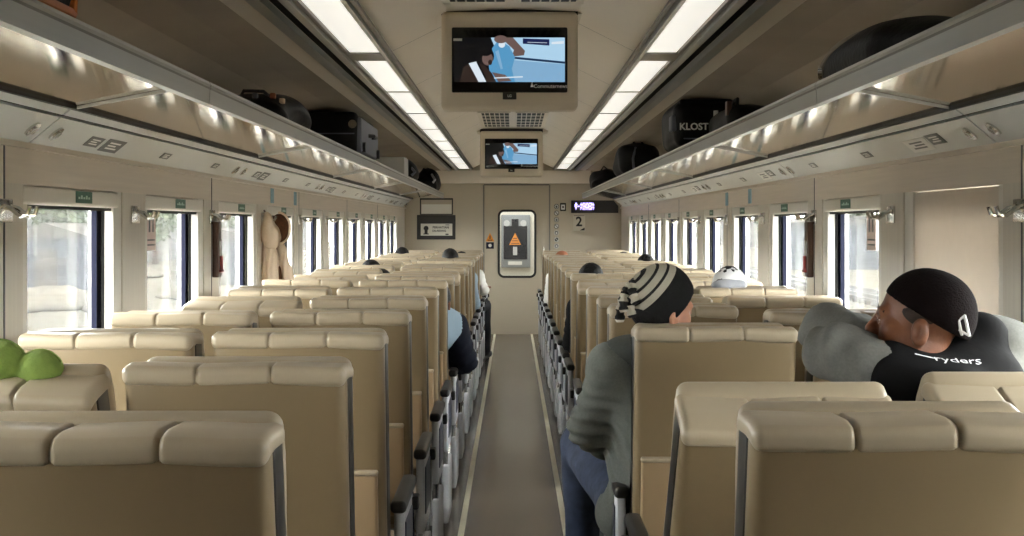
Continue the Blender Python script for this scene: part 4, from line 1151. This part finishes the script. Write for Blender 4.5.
def luggage():
    # left rack
    o, w, d, h = bag('sports_bag', 'black bag with orange edging at the near end of the left rack', -1.27, -.905, 2.25, 2.90, .15, M['bagblack'], .04, 'case', .003)
    for z in (.02, .12): MB().tube([(-w + .02, d + .0, z), (w - .005, d + .0, z), (w + .0, d - .02, z), (w + .0, -d + .02, z)], .010, 8).build('orange_piping', M['bagorange'], o)
    MB().tube([(w, d - .03, .02), (w, d - .02, .12)], .012, 8).build('orange_piping', M['bagorange'], o)
    MB().tube([(w * .6, -.12, h), (w * .8, -.08, h + .05), (w * .8, .08, h + .05), (w * .6, .12, h)], .010, 8).build('handle', M['black'], o)
    o, w, d, h = bag('cloth_bag', 'crumpled dark patterned cloth bag on the left rack', -1.32, -.93, 5.75, 6.75, .15, M['bagdark'], .05, 'soft', .014)
    rr = random.Random(5)
    for i in range(9):
        a = rr.uniform(-.4, .4); p = (w * rr.uniform(.1, .75), -d * rr.uniform(.3, .8), h * rr.uniform(.55, .95))
        MB().rbox(p[0] - .012, p[0] + .012, p[1] - .014, p[1] + .014, p[2] - .02, p[2] + .004, .006, n=(1, 1, 1)).build('pattern_patch', [M['rust'], M['baggrey'], M['jacket']][i % 3], o)
    MB().tube([(-.05, -d * .5, h * .8), (-.02, -d * .6, h * 1.05), (.06, -d * .55, h * 1.05), (.10, -d * .5, h * .8)], .008, 8).build('handle', M['black'], o)
    o, w, d, h = bag('travel_suitcase', 'large black travel case standing on the left rack', -1.27, -.91, 8.20, 9.25, .250, M['bagblack'], .035, 'case', .003)
    MB().rbox(w - .012, w + .02, -d + .02, d - .02, .02, h - .03, .01, n=(1, 2, 2)).build('grey_side', M['baggrey'], o)
    MB().tube([(w + .015, -.10, h * .55), (w + .05, -.08, h * .55), (w + .05, .08, h * .55), (w + .015, .10, h * .55)], .012, 8).build('handle', M['black'], o)
    for s in (-1, 1): MB().disc((w + .012, s * (d - .1), .05), (1, 0, 0), .03, .025, 14).build('wheel', M['black'], o)
    MB().disc((w - .03, -d - .002, h * .72), (0, -1, 0), .025, .006, 14).build('badge', M['chrome'], o)
    MB().tube([(-w + .02, -d - .002, h * .5), (w - .02, -d - .002, h * .5)], .004, 6).build('zipper', M['baggrey'], o)
    o = empty('carton', (-1.08, 11.7, SH), 'pale grey carton behind the large travel case on the left rack', 'box')
    MB().rbox(-.18, .19, -.2, .2, 0, .15, .006, n=(1, 1, 1)).build('box_body', mat('pale_carton', (196, 196, 192), .7), o); MB().box(-.18, .19, -.025, .025, .15, .1515).build('tape', M['stickerw'], o, smooth=False)
    o, w, d, h = bag('backpack', 'black bulging backpack at the far end of the left rack', -1.28, -.90, 12.9, 13.5, .2, M['bagblack'], .06, 'soft', .012)
    MB().tube([(w * .7, -d * .6, h * .7), (w * .98, -d * .9, h * .4), (w * .8, -d * .9, .05)], .012, 8).build('strap', M['baggrey'], o)
    o, w, d, h = bag('duffel_bag', 'black bag above the framed notices at the end of the left rack', -1.24, -.89, 16.75, 17.4, .27, M['bagblack'], .06, 'soft', .012)
    MB().tube([(w * .5, -d * .7, h * .75), (w * .75, -d * 1.0, h * .5), (w * .6, -d * 1.0, .1)], .014, 8).build('strap', M['pale'], o)
    MB().tube([(-.06, 0, h * .85), (0, 0, h + .05), (.08, 0, h * .85)], .012, 8).build('handle', M['black'], o)
    # right rack
    o, w, d, h = bag('duffel_bag', 'long black duffel bag with grey strap at the near end of the right rack', .94, 1.30, 3.50, 4.42, .165, M['bagblack'], .09, 'long', .003)
    MB().tube([(-w * .95 * math.cos(t), .05 + d * .62 + .10 * math.sin(t) * 0 - .12 * math.sin(t), h * .36 + h * .66 * math.sin(t)) for t in np.linspace(-.2, 1.5, 14)], .011, 8).build('strap', M['cable'], o)
    MB().disc((-w * .95, .05 + d * .62, h * .34), (-1, .3, 0), .022, .012, 14).build('buckle', M['chrome'], o)
    MB().tube([(-w * .80, .05 + d * .62, h * .3), (-w * .85, d * .8, h * .15), (-w * .85, d * .9, .0)], .006, 6).build('cord_end', M['cable'], o)
    o, w, d, h = bag('travel_bag', 'black travel bag with pale lettering on the right rack', .875, 1.215, 7.6, 8.3, .262, M['bagblack'], .06, 'case', .006)
    text('lettering', 'KLOST', .052, M['logo'], o, (-w * .38, -d - .012, h * .46), (R(90), 0, 0), sx=1.0, bold=.001, ext=.004)
    MB().rbox(w * .25, w * .40, -d - .012, -d + .002, h * .52, h * .80, .004, n=(1, 1, 1)).build('white_tag', M['stickerw'], o)
    MB().rbox(-w - .012, -w + .03, -d + .02, -d + .16, .10, h * .72, .012, n=(1, 1, 2)).build('side_pocket', M['baggrey'], o)
    MB().rbox(-w * .8, w * .9, -d + .02, d - .02, h - .02, h + .012, .012, n=(2, 2, 1)).build('top_flap', M['bagdark'], o)
    MB().tube([(-w * .7, -d - .004, h * .22), (w * .7, -d - .004, h * .22)], .004, 6).build('zipper', M['baggrey'], o)
    o, w, d, h = bag('soft_bag', 'low black soft bag leaning beside the lettered travel bag', 1.04, 1.31, 6.75, 7.5, .185, M['bagblack'], .06, 'duffel', .006)
    MB().rbox(-w - .004, -w + .02, -d + .03, -d + .09, .12, .19, .004, n=(1, 1, 1)).build('brown_tag', M['brown'], o)
    MB().tube([(-.05, -.1, h), (-.04, -.05, h + .04), (-.04, .05, h + .04), (-.05, .1, h)], .009, 8).build('handle', M['black'], o)
    o, w, d, h = bag('backpack', 'rounded black backpack behind the lettered bag on the right rack', .87, 1.22, 11.5, 12.1, .272, M['bagblack'], .09, 'duffel', .012)
    MB().tube([(-w * .3, -d - .005, .05), (-w * .35, -d - .02, h * .5), (-w * .2, -d * .9, h * .85)], .010, 8).build('strap', M['baggrey'], o)
    MB().tube([(-.03, 0, h), (-.02, 0, h + .04), (.03, 0, h + .04), (.05, 0, h)], .009, 8).build('handle', M['black'], o)
    o, w, d, h = bag('cloth_bag', 'black bag at the far end of the right rack above the electronic display', .875, 1.22, 15.7, 16.3, .23, M['bagblack'], .08, 'soft', .014)
    MB().tube([(-.06, -d * .4, h * .85), (-.02, -d * .5, h + .03), (.06, -d * .4, h * .85)], .009, 8).build('handle', M['bagdark'], o)
luggage()

# ------------------------------------------------------------------ jacket on a hook, neck pillow
def jacket():
    bx, by, bz = -1.34, 7.86, .90
    o = empty('jacket', (bx, by, bz), 'beige jacket with brown lined hood hanging beside a left window', 'jacket')
    q = lambda x, y, z: (x - bx, y - by, z - bz)
    fold = lambda a, f, ph: (lambda P: a * np.sin(P[:, 0] * f + P[:, 1] * 20 + ph + 2.5 * np.sin(P[:, 2] * 7)))
    f = SDF()
    f.u(sd_cap(q(-1.362, 7.84, 1.33), q(-1.35, 7.80, .93), .036, .058)); f.u(sd_cap(q(-1.36, 7.93, 1.33), q(-1.35, 8.02, .93), .035, .050), .03)
    f.u(sd_cap(q(-1.32, 7.90, 1.30), q(-1.245, 7.95, .93), .026, .048), .012)
    f.disp(fold(.005, 150, 0)); f.disp(wrinkle(.003, (40, 33, 37)))
    sdf_mesh([(f, q(-1.45, 7.65, .86), q(-1.15, 8.15, 1.45), .008)], 'jacket_body', M['jacket'], o)
    f = SDF(); f.u(sd_cap(q(-1.375, 7.82, 1.32), q(-1.375, 7.80, 1.0), .024, .03)); f.disp(fold(.003, 190, 1))
    sdf_mesh([(f, q(-1.45, 7.7, .94), q(-1.3, 7.92, 1.4), .007)], 'sleeve', M['jacket'], o)
    f = SDF(); f.u(sd_ell(q(-1.345, 7.80, 1.375), (.062, .055, .105))); f.u(sd_cap(q(-1.37, 7.82, 1.46), q(-1.37, 7.80, 1.34), .022, .035), .02)
    f.cut(sd_plane((.158, .0, .085), q(-1.350, 7.8, 1.455)), .006); f.disp(fold(.003, 140, 2))
    sdf_mesh([(f, q(-1.45, 7.7, 1.22), q(-1.24, 7.92, 1.52), .007)], 'hood', M['jacket'], o)
    f = SDF(); f.u(sd_ell(q(-1.312, 7.87, 1.388), (.056, .035, .084))); f.disp(wrinkle(.002, (90, 70, 80)))
    sdf_mesh([(f, q(-1.40, 7.8, 1.27), q(-1.23, 7.95, 1.50), .007)], 'hood_lining', M['jacketlining'], o)
    MB().tube([q(-1.312 + .057 * math.cos(t), 7.865, 1.388 + .086 * math.sin(t)) for t in np.linspace(-1.9, 1.7, 24)], .007, 8).build('hood_rim', M['jacket'], o)
    f = SDF(); f.u(sd_cap(q(-1.325, 7.90, 1.30), q(-1.30, 7.93, 1.05), .024, .030))
    sdf_mesh([(f, q(-1.40, 7.8, 1.0), q(-1.22, 8.0, 1.36), .008)], 'front_lining', M['jacketlining'], o)
    MB().tube([q(-1.38, 7.83, 1.46), q(-1.392, 7.83, 1.49), q(-1.38, 7.83, 1.47)], .005, 6).build('hanging_loop', M['brown'], o)
jacket()
def pillow():
    o = empty('neck_pillow', (-1.02, 2.90, 1.05), 'lime green two lobed cushion on top of the nearest left window seat', 'cushion')
    f = SDF(); f.u(sd_ell((-.040, .0, .062), (.052, .05, .052))); f.u(sd_ell((.042, .0, .044), (.048, .05, .050)), .004); f.u(sd_cap((-.06, .05, .02), (.05, .05, .01), .04), .03)
    f.u(sd_cap((-.05, .02, .05), (-.17, .03, .03), .05), .03)
    f.disp(wrinkle(.0015)); sdf_mesh([(f, (-.26, -.12, -.06), (.16, .16, .16), .007)], 'cushion_body', M['lime'], o)
    for cx, cz, r in ((-.040, .062, .053), (.042, .044, .050)):
        MB().tube([(cx + r * math.cos(t), -.004, cz + r * math.sin(t)) for t in np.linspace(.5, 2.6, 16)], .0025, 6).build('piping', M['lime'], o)
pillow()

# ------------------------------------------------------------------ outside
def outside():
    GZ = -1.1
    g = MB(); n = 60
    g.box(-140, 140, -30, 220, GZ - .1, GZ)
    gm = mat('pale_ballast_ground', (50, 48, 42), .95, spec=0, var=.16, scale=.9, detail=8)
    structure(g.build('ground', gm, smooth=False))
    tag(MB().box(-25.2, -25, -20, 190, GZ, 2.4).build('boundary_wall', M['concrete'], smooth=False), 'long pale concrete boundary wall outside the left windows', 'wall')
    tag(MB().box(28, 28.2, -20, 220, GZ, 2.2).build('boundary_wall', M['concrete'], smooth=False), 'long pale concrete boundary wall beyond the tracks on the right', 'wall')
    for i, (x, y, s) in enumerate(((-13.2, 41, .9), (-10.4, 48, .6), (-20.0, 66, 1.0), (-8.0, 55, .6))):
        f = SDF(); rr = random.Random(i)
        for j in range(7): f.u(sd_ell((rr.uniform(-2, 2) * s, rr.uniform(-2, 2) * s, 0), (rr.uniform(.7, 1.5) * s, rr.uniform(.7, 1.5) * s, rr.uniform(.3, .8) * s)), .3)
        f.disp(lambda P: .05 * np.sin(P[:, 0] * 5) * np.sin(P[:, 1] * 6) + .03 * np.sin(P[:, 0] * 13 + P[:, 2] * 11))
        f.cut(lambda P: -P[:, 2])
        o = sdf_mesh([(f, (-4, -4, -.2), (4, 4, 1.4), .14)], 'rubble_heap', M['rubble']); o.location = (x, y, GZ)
        tag(o, 'pale rubble heap outside the nearest left window, %s' % ['closest to the tracks', 'smaller one behind it', 'largest near the boundary wall', 'small distant one'][i], 'rubble', 'rubble heaps beside the line')
    for i, (x, y, w, d, h, lb) in enumerate(((-16.2, 51, 1.5, 2.4, 2.1, 'low blue grey shed outside the nearest left window'), (-12.5, 62, 1.8, 2.6, 1.9, 'low blue grey shed outside the second left window'), (18.5, 84, 3, 4, 2.6, 'grey trackside hut outside the right windows'))):
        o = empty('trackside_shed', (x, y, GZ), lb, 'shed')
        MB().box(-w, w, -d, d, 0, h).build('walls', M['shed'], o, smooth=False)
        MB().prism([(-w - .2, h), (w + .2, h), (0, h + .5)], -d - .2, d + .2).build('roof', M['roof'], o, smooth=False)
        MB().box(-.4, .4, -d - .03, -d, 0, h * .8).build('door', M['roof'], o, smooth=False); MB().box(w * .5, w * .8, -d - .03, -d, h * .45, h * .8).build('window', M['doornavy'], o, smooth=False)
    for i, x in enumerate((8.0, 12.2)):
        o = empty('railway_track', (x, 60, GZ), '%s railway track beside the coach on the right' % ('nearer' if i == 0 else 'farther'), 'track', 'railway tracks')
        for s in (-1, 1):
            MB().prism([(s * .53 - .06, 0.12), (s * .53 + .06, 0.12), (s * .53 + .02, .15), (s * .53 + .035, .27), (s * .53 - .035, .27), (s * .53 - .02, .15)], -70, 90).build('rail', M['rail'], o, smooth=False)
        sl = MB()
        for k in range(200): sl.box(-1.0, 1.0, -70 + .8 * k, -69.76 + .8 * k, 0, .13)
        q = sl.build('sleepers', M['sleeper'], o, smooth=False); q['kind'] = 'stuff'
    # trees behind the walls
    def tree(name, x, y, h, seed, lb):
        o = empty(name, (x, y, GZ), lb, 'tree', 'trees beyond the walls')
        rr = random.Random(seed)
        t = MB(); t.tube([(0, 0, 0), (rr.uniform(-.1, .1), 0, h * .3), (rr.uniform(-.2, .2), rr.uniform(-.2, .2), h * .6)], [.22, .17, .10], 8)
        for k in range(4):
            a = rr.uniform(0, 6.28); t.tube([(0, 0, h * (.35 + .06 * k)), (math.cos(a) * h * .14, math.sin(a) * h * .14, h * (.5 + .07 * k))], [.09, .04], 6)
        t.build('trunk', M['wood'], o)
        c = MB(); nv = []
        for k in range(900):
            u = rr.gauss(0, 1), rr.gauss(0, 1), rr.gauss(0, 1); L = math.sqrt(sum(q * q for q in u)) or 1
            rad = (.75 + .25 * rr.random()); lob = 1 + .18 * math.sin(3 * u[0] + seed) * math.cos(2.5 * u[1])
            p = Vector((u[0] / L * h * .30 * rad * lob, u[1] / L * h * .30 * rad * lob, h * .66 + u[2] / L * h * .34 * rad * lob))
            e1 = Vector((rr.gauss(0, 1), rr.gauss(0, 1), rr.gauss(0, 1))).normalized() * h * .045; e2 = e1.cross(Vector((rr.gauss(0, 1), rr.gauss(0, 1), rr.gauss(0, 1)))).normalized() * h * .028
            c.add([p - e1, p + e2, p + e1, p - e2], [(0, 1, 2, 3)])
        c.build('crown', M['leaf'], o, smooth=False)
    lspots = [(-23, 71, 4.6), (-21, 78, 4.0), (-29, 84, 9), (-23.5, 92, 4.6), (-29, 108, 9), (-22, 116, 5)]
    rspots = [(26, 88, 4.6), (32, 96, 9), (25.5, 112, 5), (32, 128, 9), (26, 142, 5)]
    for i, (x, y, h) in enumerate(lspots): tree('tree', x, y, h, i, '%s tree along the boundary wall outside the left windows' % ORD[i])
    for i, (x, y, h) in enumerate(rspots): tree('tree', x, y, h, 20 + i, '%s tree along the boundary wall outside the right windows' % ORD[i])
outside()

# ------------------------------------------------------------------ light, world, camera
w = bpy.data.worlds.new('overcast_sky'); SC.world = w; w.use_nodes = True
bg = w.node_tree.nodes['Background']; bg.inputs['Color'].default_value = (1.0, .995, .975, 1); bg.inputs['Strength'].default_value = 15.0

cd = bpy.data.cameras.new('camera'); cam = bpy.data.objects.new('camera', cd); COL.objects.link(cam)
cam.location = (0, 0, CAMZ); cam.rotation_euler = (R(90), 0, 0)
cd.sensor_width = 36; cd.lens = FPX / 1024 * 36; cd.shift_x = -(CX - 512) / 1024; cd.shift_y = -(268 - CY) / 1024
cd.clip_start = .05; cd.clip_end = 500
SC.camera = cam
SC.view_settings.view_transform = 'Standard'; SC.view_settings.look = 'None'; SC.view_settings.gamma = 1.0
SC.view_settings.exposure = 0.85
try: SC.view_settings.use_curve_mapping = False
except Exception: pass
SC.cycles.max_bounces = 10; SC.cycles.diffuse_bounces = 6; SC.cycles.glossy_bounces = 4; SC.cycles.transparent_max_bounces = 12
